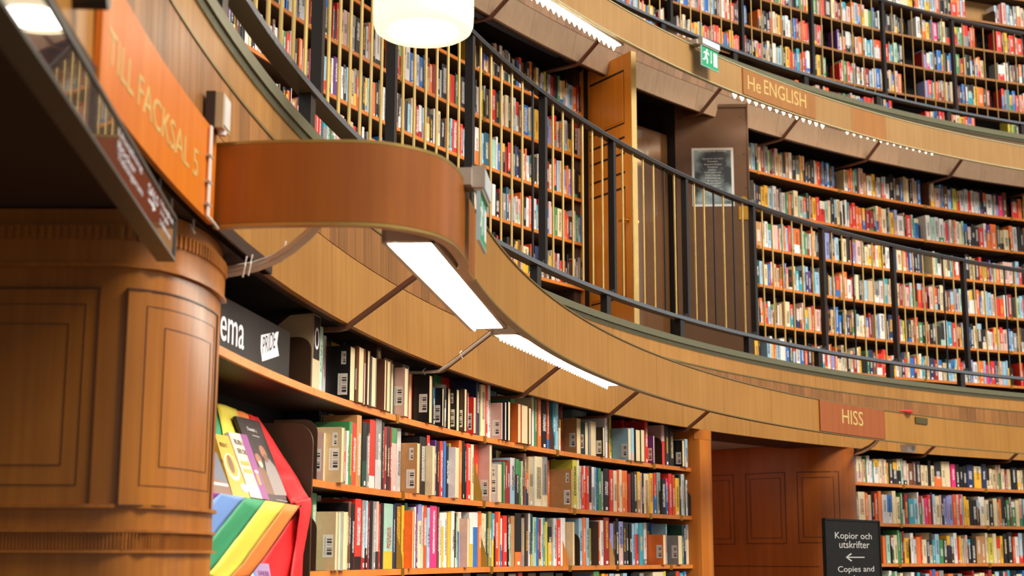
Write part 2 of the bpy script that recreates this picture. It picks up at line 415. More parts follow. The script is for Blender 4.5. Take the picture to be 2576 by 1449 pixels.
# ---- near doorway: far jamb with a rounded corner, seen square on at the left
JP = [(-2.6,3.575), (-1.6,3.572), (-0.99,3.570), (-0.95,3.576), (-0.915,3.600), (-0.885,3.640), (-0.862,3.692), (-0.845,3.755), (-0.833,3.830), (-0.827,3.915), (-0.829,4.02), (-0.842,4.13)]
JS = [0.0]
for a, b2 in zip(JP, JP[1:]): JS.append(JS[-1] + math.hypot(b2[0]-a[0], b2[1]-a[1]))
def jp(s_, out=0.0):
    for i in range(len(JP) - 1):
        if s_ <= JS[i+1] or i == len(JP) - 2:
            t = (s_ - JS[i])/(JS[i+1] - JS[i]); a, b2 = Vector(JP[i]), Vector(JP[i+1]); d = (b2 - a).normalized()
            p = a.lerp(b2, t) + Vector((d.y, -d.x))*out; return (p.x, p.y)
def jpath(s0, s1, out=0.0, n=14): return [jp(s0 + (s1 - s0)*i/n, out) for i in range(n + 1)]
def s_of_x(X):
    lo, hi = 0.0, JS[-1]
    for _ in range(40):
        m_ = (lo + hi)/2
        if proj(jp(m_) + (0.3,))[0] < X: lo = m_
        else: hi = m_
    return (lo + hi)/2
def z_at(y, s_=1.3):
    X, Y = jp(s_); lo, hi = -2.0, 2.0
    for _ in range(40):
        m_ = (lo + hi)/2
        if proj((X, Y, m_))[1] > y: lo = m_
        else: hi = m_
    return (lo + hi)/2
jr = empty('wall_left', (-0.95, 3.6, FLOOR), 'polished brown panelled jamb of the near doorway with a rounded corner', 'door jamb', kind='structure')
mb = MB(); mb.wall(jpath(0, JS[-1] - 0.02, 0, 40), FLOOR, 0.862, 0.10); mb.build('jamb_board', 'jamb_wood', jr, smooth=True)
zz = {k: z_at(k) for k in (568, 606, 660, 672, 728, 765, 815, 1168, 1215, 1262, 1272, 1282, 1335, 1345, 1378, 1388)}
S1 = JS[-1] - 0.03
def band(nm, y0, y1, s0, s1, out, mat='jamb_wood', th=None):
    m_ = MB(); m_.wall(jpath(s0, s1, out, 26), z_at(y1), z_at(y0), out + 0.004 if th is None else th); return m_.build(nm, mat, jr, smooth=True)
band('cornice_band', 566, 664, 0, S1, 0.010)
band('molding', 662, 672, 0, S1, 0.016); band('molding', 1267, 1277, 0, S1, 0.012); band('molding', 1331, 1338, 0, S1, 0.012); band('molding', 1383, 1390, 0, S1, 0.012)
mb = MB(); n = 66
for i in range(n):
    s_ = 0.9 + (S1 - 0.9)*i/n; p = jp(s_, 0.012); q = jp(s_ + 0.004, 0.012); mb.box((p[0], p[1], (zz[568] + zz[606])/2), 0.011, 0.010, (zz[568]-zz[606])*0.9, deg(atan2(q[1]-p[1], q[0]-p[0])))
tag(mb.build('dentil', 'jamb_wood', jr), kind='stuff')
mb = MB(); n = 150
for i in range(n):
    s_ = 0.9 + (S1 - 0.9)*i/n; p = jp(s_, 0.003); q = jp(s_ + 0.004, 0.003); mb.box((p[0], p[1], (z_at(1340) + z_at(1381))/2), 0.003, 0.003, (z_at(1340)-z_at(1381)), deg(atan2(q[1]-p[1], q[0]-p[0])))
tag(mb.build('reed', 'jamb_wood', jr), kind='stuff')
def frame(s0, s1, y0, y1, wd, out, mat, inner=True):
    """raised frame of four mouldings round a panel"""
    z0_, z1_ = z_at(y1), z_at(y0); sw = wd
    for nm, a, b2, c, d in (('molding', s0, s1, z1_ - wd, z1_), ('molding', s0, s1, z0_, z0_ + wd), ('molding', s0, s0 + sw, z0_, z1_), ('molding', s1 - sw, s1, z0_, z1_)):
        m_ = MB(); m_.wall(jpath(a, b2, out, 14), c, d, out + 0.004); m_.build(nm, mat, jr, smooth=True)
sa, sb, sc_, sd = s_of_x(-140), s_of_x(232), s_of_x(308), s_of_x(527)
for s0, s1 in ((sa, sb), (sc_, sd)):
    m_ = MB(); m_.wall(jpath(s0, s1, 0.006, 18), z_at(1268), z_at(728), 0.010); m_.build('panel', 'jamb_wood', jr, smooth=True)
    frame(s0 - 0.004, s1 + 0.004, 724, 1272, 0.0038, 0.010, 'molding_brown')
    frame(s0 + 0.045, s1 - 0.03, 765, 1220, 0.0018, 0.0075, 'molding_brown')
    frame(s0 + 0.10, s1 - 0.07, 814, 1170, 0.0018, 0.0075, 'molding_brown')
# ceiling of the near doorway and the dark wall beyond
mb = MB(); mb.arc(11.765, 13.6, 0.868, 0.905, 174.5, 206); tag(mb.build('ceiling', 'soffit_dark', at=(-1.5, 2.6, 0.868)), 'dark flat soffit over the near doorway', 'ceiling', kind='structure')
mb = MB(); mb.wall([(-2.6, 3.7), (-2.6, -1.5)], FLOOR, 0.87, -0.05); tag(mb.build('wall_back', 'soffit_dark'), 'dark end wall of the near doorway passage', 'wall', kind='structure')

# ---- far doorway under HISS
tn, tf = th_of(1757, 11.80, 0.3), 133.75
fr = empty('wall_right', pol(12.4, 138.0, FLOOR), 'reddish brown panelled far jamb of the doorway under the HISS board', 'door jamb', kind='structure')
def rp(t, R, along=0.0):
    """point on the far jamb: radial line at angle t, 'along' metres off it, towards the doorway"""
    p = pol(R, t); return (p[0] + sin(rad(t))*-along, p[1] + cos(rad(t))*along)
FJ = [rp(tf, 11.86, -0.03), rp(tf, 11.795, 0.0), rp(tf, 11.772, 0.05), rp(tf, 11.775, 0.12), rp(tf, 11.80, 0.19), rp(tf, 11.85, 0.25), rp(tf, 11.93, 0.30), rp(tf, 12.05, 0.335), rp(tf, 12.25, 0.35), rp(tf, 12.8, 0.35), rp(tf, 14.2, 0.34)]
mb = MB(); mb.wall(FJ, FLOOR, 0.894, -0.08); mb.build('jamb_board', 'far_jamb_wood', fr, smooth=True)
FS = [0.0]
for a, b2 in zip(FJ, FJ[1:]): FS.append(FS[-1] + math.hypot(b2[0]-a[0], b2[1]-a[1]))
def fp(s_, out):
    for i in range(len(FJ) - 1):
        if s_ <= FS[i+1] or i == len(FJ) - 2:
            t = (s_ - FS[i])/(FS[i+1]-FS[i]); a, b2 = Vector(FJ[i]), Vector(FJ[i+1]); d = (b2 - a).normalized(); p = a.lerp(b2, t) + Vector((-d.y, d.x))*out; return (p.x, p.y)
def f_of(x):
    lo, hi = 0.05, FS[-1]
    for _ in range(40):
        m_ = (lo + hi)/2
        if proj(fp(m_, 0) + (0.3,))[0] > x: lo = m_
        else: hi = m_
    return (lo + hi)/2
def fz(x, y):
    p = fp(f_of(x), 0); lo, hi = -2.0, 2.0
    for _ in range(40):
        m_ = (lo + hi)/2
        if proj(p + (m_,))[1] > y: lo = m_
        else: hi = m_
    return (lo + hi)/2
for xr, xl, yt, yb in ((2114, 2008, 1186, 1366), (1978, 1878, 1190, 1368), (1848, 1745, 1196, 1370)):
    s0, s1 = f_of(xr), f_of(xl); z1_, z0_ = fz((xr+xl)/2, yt), fz((xr+xl)/2, yb)
    for k, wd in ((0.0, 0.005), (0.045, 0.0035)):
        for a, b2, c, d in ((s0+k, s1-k, z1_-k-wd, z1_-k), (s0+k, s1-k, z0_+k, z0_+k+wd), (s0+k, s0+k+wd, z0_+k, z1_-k), (s1-k-wd, s1-k, z0_+k, z1_-k)):
            m_ = MB(); m_.wall([fp(a + (b2-a)*i/10, 0.002) for i in range(11)], c, d, -0.004); m_.build('molding', 'groove', fr)
m_ = MB(); zq = fz(1900, 1425); m_.wall([fp(0.05 + (FS[-1]-0.1)*i/30, 0.002) for i in range(31)], zq, zq + 0.005, -0.004); m_.build('molding', 'groove', fr)
# near jamb of that doorway, end-on
nr = empty('wall_right', pol(11.9, tn - 0.5, FLOOR), 'orange-brown rounded end post between the near bookcase and the far doorway', 'door jamb', kind='structure')
NJ = [rp(tn, 12.6, 0.0), rp(tn, 11.82, 0.0), rp(tn, 11.79, -0.01), rp(tn, 11.775, -0.035), rp(tn, 11.775, -0.10), rp(tn, 11.79, -0.15), rp(tn, 11.83, -0.185), rp(tn, 12.6, -0.20), rp(tn, 14.2, -0.22)]
mb = MB(); mb.wall(NJ, FLOOR, 0.868, -0.02); mb.build('jamb_board', 'case_wood', nr, smooth=True)
mb = MB(); mb.wall([rp(tn, 11.80, 0.003), rp(tn, 11.772, -0.03), rp(tn, 11.770, -0.10), rp(tn, 11.80, -0.17)], fz(1900, 1425), fz(1900, 1425) + 0.004, -0.004); mb.build('molding', 'groove', nr)
mb = MB(); mb.wall([rp(tn, 11.82, 0.003), rp(tn, 11.789, -0.01), rp(tn, 11.773, -0.035), rp(tn, 11.773, -0.10), rp(tn, 11.788, -0.15), rp(tn, 11.83, -0.186)], 0.80, 0.868, -0.02); mb.build('cap_block', 'case_wood', nr, smooth=True)
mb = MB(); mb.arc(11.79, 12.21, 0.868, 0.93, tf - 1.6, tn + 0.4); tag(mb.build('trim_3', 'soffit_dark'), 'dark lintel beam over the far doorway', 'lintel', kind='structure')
mb = MB(); mb.arc(12.21, 14.6, 0.896, 0.93, tf - 4, tn + 6); tag(mb.build('ceiling', 'passage_plaster'), 'plain grey ceiling of the passage behind the far doorway', 'ceiling', kind='structure')
mb = MB(); mb.arc(14.2, 14.3, FLOOR, 0.98, tf - 4, tn + 6); tag(mb.build('wall_back', 'far_jamb_wood'), 'brown back wall of the passage behind the far doorway', 'wall', kind='structure')

# unseen upward spot, added to brighten the passage ceiling
pl = bpy.data.lights.new('passage_fill', 'SPOT'); pl.spot_size = rad(130); pl.energy = 48; pl.color = (1.0, 0.95, 0.9); pl.shadow_soft_size = 0.12
po = bpy.data.objects.new('passage_fill', pl); COL.objects.link(po); po.location = pol(13.3, 142.5, 0.40); po.rotation_euler = (pi, 0, 0)
# ---- first gallery: double door in the book wall
DT = 4.07; GF = 1.452
def leaf(hinge, free, thick, side, z0, z1, name, label, mat, edge):
    """door leaf from hinge to free edge (plan); thick to the given side"""
    h, f = Vector(hinge), Vector(free); d = (f - h).normalized(); nn = Vector((-d.y, d.x))*side
    r = empty(name, (h.x, h.y, z0), label, 'door', kind='structure')
    P = lambda a, o_, z: (h.x + d.x*a + nn.x*o_, h.y + d.y*a + nn.y*o_, z)
    L = (f - h).length
    def slab(nm, a0, a1, o0, o1, q0, q1, mt):
        m_ = MB(); m_.prism([P(a0,o0,q0), P(a1,o0,q0), P(a1,o1,q0), P(a0,o1,q0)], (0, 0, q1 - q0)); return m_.build(nm, mt, r)
    slab('door_board', 0, L - 0.004, 0, thick, z0, z1, mat)
    if edge: slab('edge_strip', L - 0.004, L, 0.0, thick, z0, z1, edge)
    return r, P, L, slab, d, nn
h1 = pol(13.34, 140.35)[:2]; f1 = (1.012, 11.325)
d1, P, L, slab, dd, nn = leaf(h1, f1, 0.05, -1, GF, DT, 'door_1', 'orange wooden door leaf standing open into the first gallery', 'door_wood', 'door_edge')
ZG = [on_y(1494, y_, 11.82)[2] for y_ in (219, 346, 381, 419, 466, 503, 768)]
for k, q in enumerate(ZG): slab('groove', 0.03, L - 0.10, 0.048, 0.0515, q - 0.011, q + (0.002 if k in (1, 6) else 0.007), 'groove')
for za_, zb_ in ((ZG[1], ZG[0]), (ZG[6], ZG[5])):
    slab('panel', 0.05, L - 0.12, 0.048, 0.055, za_ + 0.02, zb_ - 0.02, 'door_wood')
    slab('groove', L - 0.105, L - 0.10, 0.048, 0.0515, za_, zb_, 'groove')
m_ = MB()
for sgn, o_ in ((-1, 0.0), (1, 0.05)):
    k = P(L - 0.07, o_, 2.66); e = P(L - 0.07, o_ + sgn*0.045, 2.66); t_ = P(L - 0.12, o_ + sgn*0.05, 2.655)
    m_.tube([k, e], 0.009, 8); m_.tube([e, t_], [0.016, 0.011], 8); m_.tube([k, P(L - 0.07, o_ + sgn*0.006, 2.66)], 0.022, 12)
m_.build('door_handle', 'brass', d1)
h2 = pol(13.355, 135.15)[:2]; f2 = (2.151, 12.713)
d2, P2, L2, slab2, e2, n2_ = leaf(h2, f2, 0.045, 1, GF, DT, 'door_2', 'brown painted metal door leaf with a poster, open beside the wooden leaf', 'metal_door_brown', None)
slab2('rim', 0.0, L2, -0.012, 0.0, DT - 0.03, DT, 'metal_door_brown'); slab2('rim', L2 - 0.012, L2, -0.012, 0.0, GF, DT, 'metal_door_brown')
# hinge-side strip, lock plate and ring
lp = slab2('lock_plate', L2 - 0.105, L2 - 0.02, -0.006, 0.0, 2.985, 3.11, 'clip_brass')
m_ = MB(); m_.tube([P2(L2 - 0.058, -0.012, 3.165), P2(L2 - 0.058, 0.0, 3.165)], 0.035, 16); m_.build('lock_rose', 'clip_brass', lp)
m_ = MB()
for a_, q in ((0.05, 3.9), (0.28, 3.93), (0.60, 3.95), (0.62, 3.6), (0.63, 3.28), (0.10, 3.3), (0.62, 2.4)): m_.tube([P2(a_, -0.004, q), P2(a_, 0.0, q)], 0.007, 8)
tag(m_.build('rivet', 'iron', d2), kind='stuff')
# frame, lobby and inner metal door
mb = MB(); mb.arc(13.36, 13.5, GF, 4.16, 140.35, 140.75); mb.arc(13.36, 13.5, GF, 4.16, 134.75, 135.15); mb.arc(13.36, 13.5, 4.09, 4.2, 134.75, 140.75)
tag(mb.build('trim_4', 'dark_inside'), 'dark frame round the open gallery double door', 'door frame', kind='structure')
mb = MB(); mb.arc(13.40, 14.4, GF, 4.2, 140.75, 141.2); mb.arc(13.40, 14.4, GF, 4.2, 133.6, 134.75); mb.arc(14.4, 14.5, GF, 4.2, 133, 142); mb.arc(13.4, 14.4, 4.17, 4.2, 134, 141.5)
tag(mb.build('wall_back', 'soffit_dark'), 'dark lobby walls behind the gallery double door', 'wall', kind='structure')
mb = MB(); mb.arc(13.44, 13.48, GF, 3.80, 135.2, 140.3)
tag(mb.build('door_3', 'lobby_brown'), 'glossy brown inner door catching light behind the open gallery doors', 'door', kind='structure')

# ================================================================= bookcases
def bookcase(name, label, R, zs, t_hi, t_lo, joints, clips, depth, z_bot, z_top, mat, back='dark_inside', thick=0.026, skip=lambda i, a: False):
    """curved shelving from angle t_hi down to t_lo; one board per bay and level"""
    r = empty(name, pol(R + depth/2, (t_hi + t_lo)/2, z_bot), label, 'bookcase')
    mb = MB(); mb.arc(R + depth, R + depth + 0.02, z_bot, z_top, t_lo, t_hi); mb.build('back_panel', back, r)
    mb = MB(); mb.arc(R + 0.01, R + depth, z_top - 0.02, z_top, t_lo, t_hi); mb.build('top_board', 'dark_inside', r)
    dt = 0.03/R*57.3
    for a, mt in ((t_hi, mat), (t_lo - dt, mat)):
        mb = MB(); mb.arc(R + 0.006, R + depth, z_bot, z_top, a, a + dt); mb.build('side_panel', mt, r)
    g = 0.003/R*57.3
    for i, z in enumerate(zs):
        J = [t_hi] + joints(i) + [t_lo]
        for a, b2 in zip(J, J[1:]):
            if skip(i, a): continue
            mb = MB(); mb.arc(R, R + 0.014, z - thick, z, b2 + g/2, a - g/2, 0.8, mi=0); mb.arc(R + 0.014, R + depth, z - thick + 0.002, z - 0.0005, b2 + g/2, a - g/2, 0.8, mi=1); mb.build('shelf', [mat, 'shelf_shade'], r)
        for c in clips(i):
            mb = MB(); w_ = 0.034/R*57.3; mb.arc(R - 0.004, R + 0.03, z - thick - 0.008, z + 0.003, c - w_/2, c + w_/2, 1); mb.build('shelf_clip', 'clip_brass', r)
    return r
R0S, R1S, R2S = 11.841, 13.363, 14.254
G0Z = [0.602, 0.272, -0.058, -0.388, -0.718]
G1Z = [3.679, 3.305, 2.932, 2.558, 2.184, 1.811, 1.50]
G2Z = [7.09, 6.729, 6.366, 6.003, 5.640, 5.278, 4.915, 4.55]
T0A = 176.2; T0B = tn + 0.05
th0 = lambda x, z=0.27: th_of(x, R0S, z)
J0 = [[th0(1027, .6), th0(1247, .6), th0(1459, .6), th0(1667, .6)], [th0(1027.5), th0(1247), th0(1459), th0(1668)], [th0(1026, -.06), th0(1247, -.06), th0(1460, -.06), th0(1669, -.06)]]
C0 = [[999, 1219, 1320, 1402, 1645, 1748], [1013, 1217, 1445, 1637, 1714], [1012, 1236, 1433, 1553, 1688]]
near = bookcase('bookcase', 'near curved wooden bookcase under the honey veneer front, full of books', R0S, G0Z, T0A, T0B, lambda i: [170.55] + J0[min(i, 2)],
                lambda i: [th0(x, G0Z[i]) for x in C0[i]] if i < 3 else [], 0.34, FLOOR, 0.93, 'shelf_wood', skip=lambda i, a: 0 < i < 4 and a > 171)   # no middle boards in the display bay
mb = MB(); mb.arc(11.80, 12.19, 0.90, 0.925, T0B, T0A); mb.build('top_board', 'dark_inside', near)
far_j = [126.5, 121.5, 117.0]
far = bookcase('bookcase', 'far curved wooden bookcase behind the black copies sign, full of books', R0S, G0Z, tf - 0.05, 113, lambda i: [th0(2284, .3)] + [126.0, 121.5],
               lambda i: [th0([2273, 2267, 2264, 2264, 2264][i], G0Z[i]), th0([2480, 2486, 2490, 2490, 2490][i], G0Z[i])], 0.34, FLOOR, 0.93, 'shelf_wood')
def jr1(i): return [th_of(x, R1S, G1Z[i]) for x in (2128, 2342, 2560)] + [114.0]
g1l = bookcase('bookcase', 'gallery bookcase behind the brass balusters left of the orange door', R1S, G1Z, 166.0, 140.8, lambda i: [161.0, 156.2, 151.4, 146.6],
               lambda i: [th_of(x, R1S, G1Z[i]) for x in (1218, 1010)], 0.32, GF, 4.08, 'shelf_wood')
g1r = bookcase('bookcase', 'gallery bookcase behind the brass balusters right of the brown metal door', R1S, G1Z, 133.4, 108, jr1,
               lambda i: [th_of(x, R1S, G1Z[i]) for x in (1908, 2112, 2328, 2545)], 0.32, GF, 4.08, 'shelf_wood')
g2 = bookcase('bookcase', 'top gallery bookcase with dark gaps, above the HE ENGLISH board', R2S, G2Z, 150, 104, lambda i: [150 - 4.65*k for k in range(1, 10)],
              lambda i: [], 0.34, 4.455, 7.4, 'english_wood')
# bare wood behind the gap in the uppermost rows
mb = MB(); mb.arc(14.50, 14.52, 6.366, 7.0, th_of(2500, 14.5, 6.5), th_of(2425, 14.5, 6.5)); mb.build('back_panel', 'pale_wood', g2)
# ================================================================= lighting boards (rings) in front of the gallery fronts
def bracket(parent, th, R_in, zin, R_k, zk, R_out, zout, R_b, wd=0.028, ht=0.016):
    """flat steel arm: level inside the bookcase, then rising to the board"""
    m_ = MB(); d = (-sin(rad(th))*wd/2, cos(rad(th))*wd/2)
    pts = [(R_in, zin), (R_k + 0.02, zk), (R_k - 0.01, zk + 0.006), (R_out, zout), (R_b, zout + 0.004)]
    for (ra, za), (rb, zb) in zip(pts, pts[1:]):
        a, b2 = pol(ra, th, za), pol(rb, th, zb); n = Vector((b2[0]-a[0], b2[1]-a[1], b2[2]-a[2])); up = n.cross(Vector((d[0], d[1], 0))).normalized()*ht
        if up.z < 0: up = -up
        q = [(a[0]-d[0], a[1]-d[1], a[2]), (a[0]+d[0], a[1]+d[1], a[2]), (b2[0]+d[0], b2[1]+d[1], b2[2]), (b2[0]-d[0], b2[1]-d[1], b2[2])]
        m_.prism(q, up)
    return m_.build('bracket', 'bracket_brown', parent)
RB, Z0B, Z0T = 11.138, 0.858, 1.093
ring = empty('light_board', AX, 'honey-wood curved lighting board carried in front of the first gallery, rounded at its near end', 'lighting board')
CORN = [(-0.800,3.765), (-0.690,3.742), (-0.560,3.730), (-0.443,3.728), (-0.370,3.738), (-0.309,3.765), (-0.255,3.808), (-0.207,3.867), (-0.178,3.935), (-0.158,4.012), (-0.143,4.12), (-0.131,4.27)]
pr0 = deg(atan2(4.36 - CY, -0.124 - CX)) % 360
CORN += [pol(RB, 174.8)[:2], pol(RB, 173.9)[:2]]
def smooth_path(P, n=4):
    out = []
    for i in range(len(P) - 1):
        p0, p1, p2, p3 = P[max(i-1,0)], P[i], P[i+1], P[min(i+2,len(P)-1)]
        for k in range(n):
            t = k/n; out.append(tuple(0.5*((2*p1[j]) + (-p0[j]+p2[j])*t + (2*p0[j]-5*p1[j]+4*p2[j]-p3[j])*t*t + (-p0[j]+3*p1[j]-3*p2[j]+p3[j])*t**3) for j in (0,1)))
    return out + [tuple(P[-1])]
CP = smooth_path(CORN)
mb = MB(); mb.wall(CP, Z0B + 0.008, Z0T - 0.008, 0.020); tag(mb.build('panel', 'return_wood', ring, smooth=True), 'red-brown rounded return panel of the board')
for za, zb in ((Z0B, Z0B + 0.010), (Z0T - 0.010, Z0T)):
    mb = MB(); mb.wall([(p[0], p[1]) for p in CP], za, zb, 0.030)
    mb.v = [(v[0], v[1], v[2]) for v in mb.v]; mb.build('edge_strip', 'brass_edge', ring, smooth=True)
joints = [173.9, th_of(1370, RB, 1.0), th_of(1530, RB, 1.0), th_of(1652, RB, 1.0), th_of(1822, RB, 1.0), th_of(1940, RB, 1.0), th_of(2060, RB, 1.0), th_of(2226, RB, 1.0), 132.2, 127.5, 122.5, 116]
for i, (a, b2) in enumerate(zip(joints, joints[1:])):
    mb = MB(); mb.arc(RB, RB + 0.02, Z0B + 0.006, Z0T - 0.006, b2 + 0.006, a - 0.006, 0.8); mb.build('panel', 'hiss_wood' if i == 6 else 'ring_wood', ring, smooth=True)
for za, zb, mt in ((Z0B, Z0B + 0.007, 'old_brass'), (Z0T - 0.006, Z0T, 'old_brass')):
    mb = MB(); mb.arc(RB - 0.005, RB + 0.028, za, zb, 116, 173.9, 0.8); mb.build('edge_strip', mt, ring, smooth=True)
for th in (169.62, 163.22, 157.63, 151.49, 145.86, th_of(2328, 11.77, .86), th_of(2541, 11.77, .86)):
    bracket(ring, th, 12.12, 0.840, 11.79, 0.840, 11.47, 1.065, 11.158)
RB2, Z2B, Z2T = 12.455, 3.912, 4.174
ring2 = empty('light_board', AX, 'pale wooden curved lighting board carried in front of the upper gallery', 'lighting board')
jn = [168, 160, 154, th_of(1612, RB2, 4.05), th_of(1740, RB2, 4.05), th_of(1866, RB2, 4.05), th_of(2040, RB2, 4.05), th_of(2142, RB2, 4.05), th_of(2228, RB2, 4.05), th_of(2448, RB2, 4.05), 114, 106]
for i, (a, b2) in enumerate(zip(jn, jn[1:])):
    mb = MB(); mb.arc(RB2, RB2 + 0.02, Z2B + 0.006, Z2T - 0.006, b2 + 0.005, a - 0.005, 0.8); mb.build('panel', 'english_wood' if i in (5, 7) else 'pale_wood', ring2, smooth=True)
for za, zb in ((Z2B, Z2B + 0.008), (Z2T - 0.007, Z2T)):
    mb = MB(); mb.arc(RB2 - 0.006, RB2 + 0.028, za, zb, 106, 168, 0.8); mb.build('edge_strip', 'pale_brass', ring2, smooth=True)
for th in (153.6, 148.21, 142.76, 135.0, 129.74, 124.31, 118.99, 113.6):
    bracket(ring2, th, 13.5, 3.930, 13.09, 3.930, 12.85, 4.118, 12.475, wd=0.034)

def strip_light(label, R0, R1, zf, t0, t1, nblade, boxed=True, louver=True, drop=0.03, wm='tube_light', group='strip lights under the lighting boards'):
    """straight fluorescent fitting under a board: t0 = near end, t1 = far end"""
    a0, a1, b0, b1 = [Vector(pol(r, t, zf)) for r, t in ((R0,t0),(R1,t0),(R0,t1),(R1,t1))]
    r = empty('strip_light', tuple((a0 + a1 + b0 + b1)/4), label, 'lamp', group)
    up = Vector((0, 0, 0.055)); m_ = MB(); e = 0.014
    def quadbox(p, q, s_, t_, h0, h1): m_.prism([tuple(v + Vector((0,0,h0))) for v in (p, q, s_, t_)], (0, 0, h1 - h0))
    wi = lambda u, v: a0.lerp(a1, v).lerp(b0.lerp(b1, v), u)
    ev = e/(R1 - R0); L = (b0 - a0).length; eu = e/L
    quadbox(wi(0,0), wi(1,0), wi(1,ev), wi(0,ev), 0, 0.06); quadbox(wi(0,1-ev), wi(1,1-ev), wi(1,1), wi(0,1), -0.004, 0.06)
    quadbox(wi(0,0), wi(0,1), wi(eu*2,1), wi(eu*2,0), 0, 0.06); quadbox(wi(1-eu,0), wi(1-eu,1), wi(1,1), wi(1,0), 0, 0.06); quadbox(wi(0,0), wi(1,0), wi(1,1), wi(0,1), 0.055, 0.06)
    m_.build('housing', 'lamp_grey', r)
    m_ = MB(); quadbox(wi(eu*2.2,ev*1.4), wi(1-eu*1.2,ev*1.4), wi(1-eu*1.2,1-ev*1.3), wi(eu*2.2,1-ev*1.3), 0.004, 0.010); m_.build('diffuser', wm, r)
    if louver:
        m0 = MB()
        for i in range(nblade):                                     # V-shaped louver teeth hanging along the outer edge
            u0 = eu*2.2 + (1 - eu*3.4)*i/nblade; u1 = eu*2.2 + (1 - eu*3.4)*(i+1)/nblade; um = (u0+u1)/2
            for v_ in (1 - ev*1.6,):
                p, q, t_ = wi(u0, v_), wi(u1, v_), wi(um, v_)
                w_ = (a0 - a1).normalized()*0.006
                m0.prism([tuple(p + Vector((0,0,0.006))), tuple(q + Vector((0,0,0.006))), tuple(t_ + Vector((0,0,-drop)))], tuple(w_))
        tag(m0.build('louver_blade', 'louver_light', r), kind='stuff')
    return r
strip_light('long glaring strip light under the near end of the honey-wood board', 11.19, 11.338, 0.862, 176.9, 168.75, 46, drop=0.012)
strip_light('second strip light from the near end under the honey-wood board', 11.205, 11.32, 0.885, 167.3, 157.6, 40, drop=0.02)
strip_light('bright zigzag strip light under the pale board left of the orange door', 12.512, 12.60, 3.912, 151.6, 143.75, 22, drop=0.045, group='strip lights under the pale board')
strip_light('strip light under the pale board below the HE ENGLISH lettering', 12.505, 12.60, 3.985, 136.2, 129.6, 14, drop=0.062, group='strip lights under the pale board')
strip_light('strip light under the pale board right of the HE ENGLISH lettering', 12.505, 12.60, 3.990, 128.6, 122.3, 14, drop=0.056, group='strip lights under the pale board')

# ================================================================= railings
def railing(name, label, R, zl, zu, posts, nbal, dark, wb, z_floor, brass='baluster_brass'):
    r = empty(name, AX, label, 'railing')
    mb = MB(); mb.arc(R - 0.026, R + 0.026, zu - 0.030, zu - 0.006, posts[-1], posts[0], 0.7); mb.build('handrail', 'iron', r, smooth=True)
    mb = MB(); mb.arc(R - 0.022, R + 0.022, zu - 0.006, zu, posts[-1], posts[0], 0.7); mb.build('handrail_cap', 'iron_lit', r, smooth=True)
    mb = MB(); mb.arc(R - 0.030, R + 0.034, zl - 0.022, zl, posts[-1], posts[0], 0.7); mb.build('lower_rail', 'rail_reflection', r, smooth=True)
    mb = MB(); mb.arc(R - 0.0335, R - 0.030, zl - 0.023, zl + 0.001, posts[-1], posts[0], 0.7); mb.build('rail_edge', 'iron_lit', r, smooth=True)
    k = 0
    for i, t in enumerate(posts):
        mb = MB(); mb.box(pol(R, t, (zl + zu - 0.03)/2), 0.042, 0.036, zu - 0.03 - zl, t); p = pol(R, t, zl)
        dt = 0.05/R*57.3                                             # curved foot at the post's base
        mb.prism([pol(R - 0.018, t + dt*1.6, zl), pol(R - 0.018, t, zl), pol(R - 0.018, t, zl + 0.065), pol(R - 0.018, t + dt*0.35, zl + 0.035)], tuple(Vector(pol(R + 0.018, t, 0)) - Vector(pol(R - 0.018, t, 0))))
        mb.build('post', 'iron', r)
        mb = MB(); mb.box(pol(R, t + 0.55, (z_floor + zl - 0.02)/2), 0.045, 0.060, zl - 0.02 - z_floor, t); mb.build('stub_post', 'iron', r)
        if i + 1 < len(posts):
            for j in range(1, nbal + 1):
                a = t + (posts[i+1] - t)*j/(nbal + 1); k += 1
                mb = MB(); x, y, _ = pol(R, a); mb.tube([(x, y, zl), (x, y, zu - 0.03)], wb, 8, cap=False)
                mb.build('baluster', 'iron' if (i, j) in dark else brass, r, smooth=True)
    return r
railing('gallery_railing', 'black iron railing with brass balusters on the first gallery', 11.80, 1.637, 2.677, [182.1, 176.9, 171.57, 166.71, 161.27, 155.97, 150.9, 145.52, 140.54, 135.48, 130.38, 125.42, 120.4, 115.4], 6,
        {(4, 6), (7, 3), (7, 5), (9, 3), (10, 5), (11, 4), (6, 5)}, 0.0072, 1.488)
railing('gallery_railing', 'black iron railing with dull balusters on the upper gallery', 13.147, 4.704, 5.767, [150.45, 145.8, 141.15, 136.49, 131.84, 127.24, 122.57, 118.06, 113.4, 108.8], 6, set(), 0.0064, 4.49, 'dull_brass')

# ================================================================= direction boards on the gallery fronts
t = empty('direction_board', pol(11.76, 180.4, 0.87), 'orange board lettered TILL FACKSAL 5 over the near doorway', 'sign')
mb = MB(); mb.arc(11.757, 11.771, 0.862, 1.112, 178.02, 183.55, 0.5); bd = mb.build('board', 'sign_wood', t)
letters_on_cyl('TILL FACKSAL 5', 11.757, 183.30, 178.95, 0.937, 1.008, bd)
t = empty('direction_board', pol(11.135, 139.6, 0.87), 'reddish board lettered HISS over the far doorway', 'sign')
mb = MB(); mb.arc(11.128, 11.137, 0.868, 1.086, 137.0, 142.12, 0.5); bd = mb.build('board', 'hiss_wood', t)
letters_on_cyl('HISS', 11.128, 140.36, 138.70, 0.944, 1.049, bd)
t = empty('direction_board', pol(12.45, 133.5, 3.93), 'brown board lettered He ENGLISH under the upper gallery', 'sign')
mb = MB(); mb.arc(12.445, 12.456, 3.928, 4.160, 131.1, 136.05, 0.5); bd = mb.build('board', 'english_wood', t)
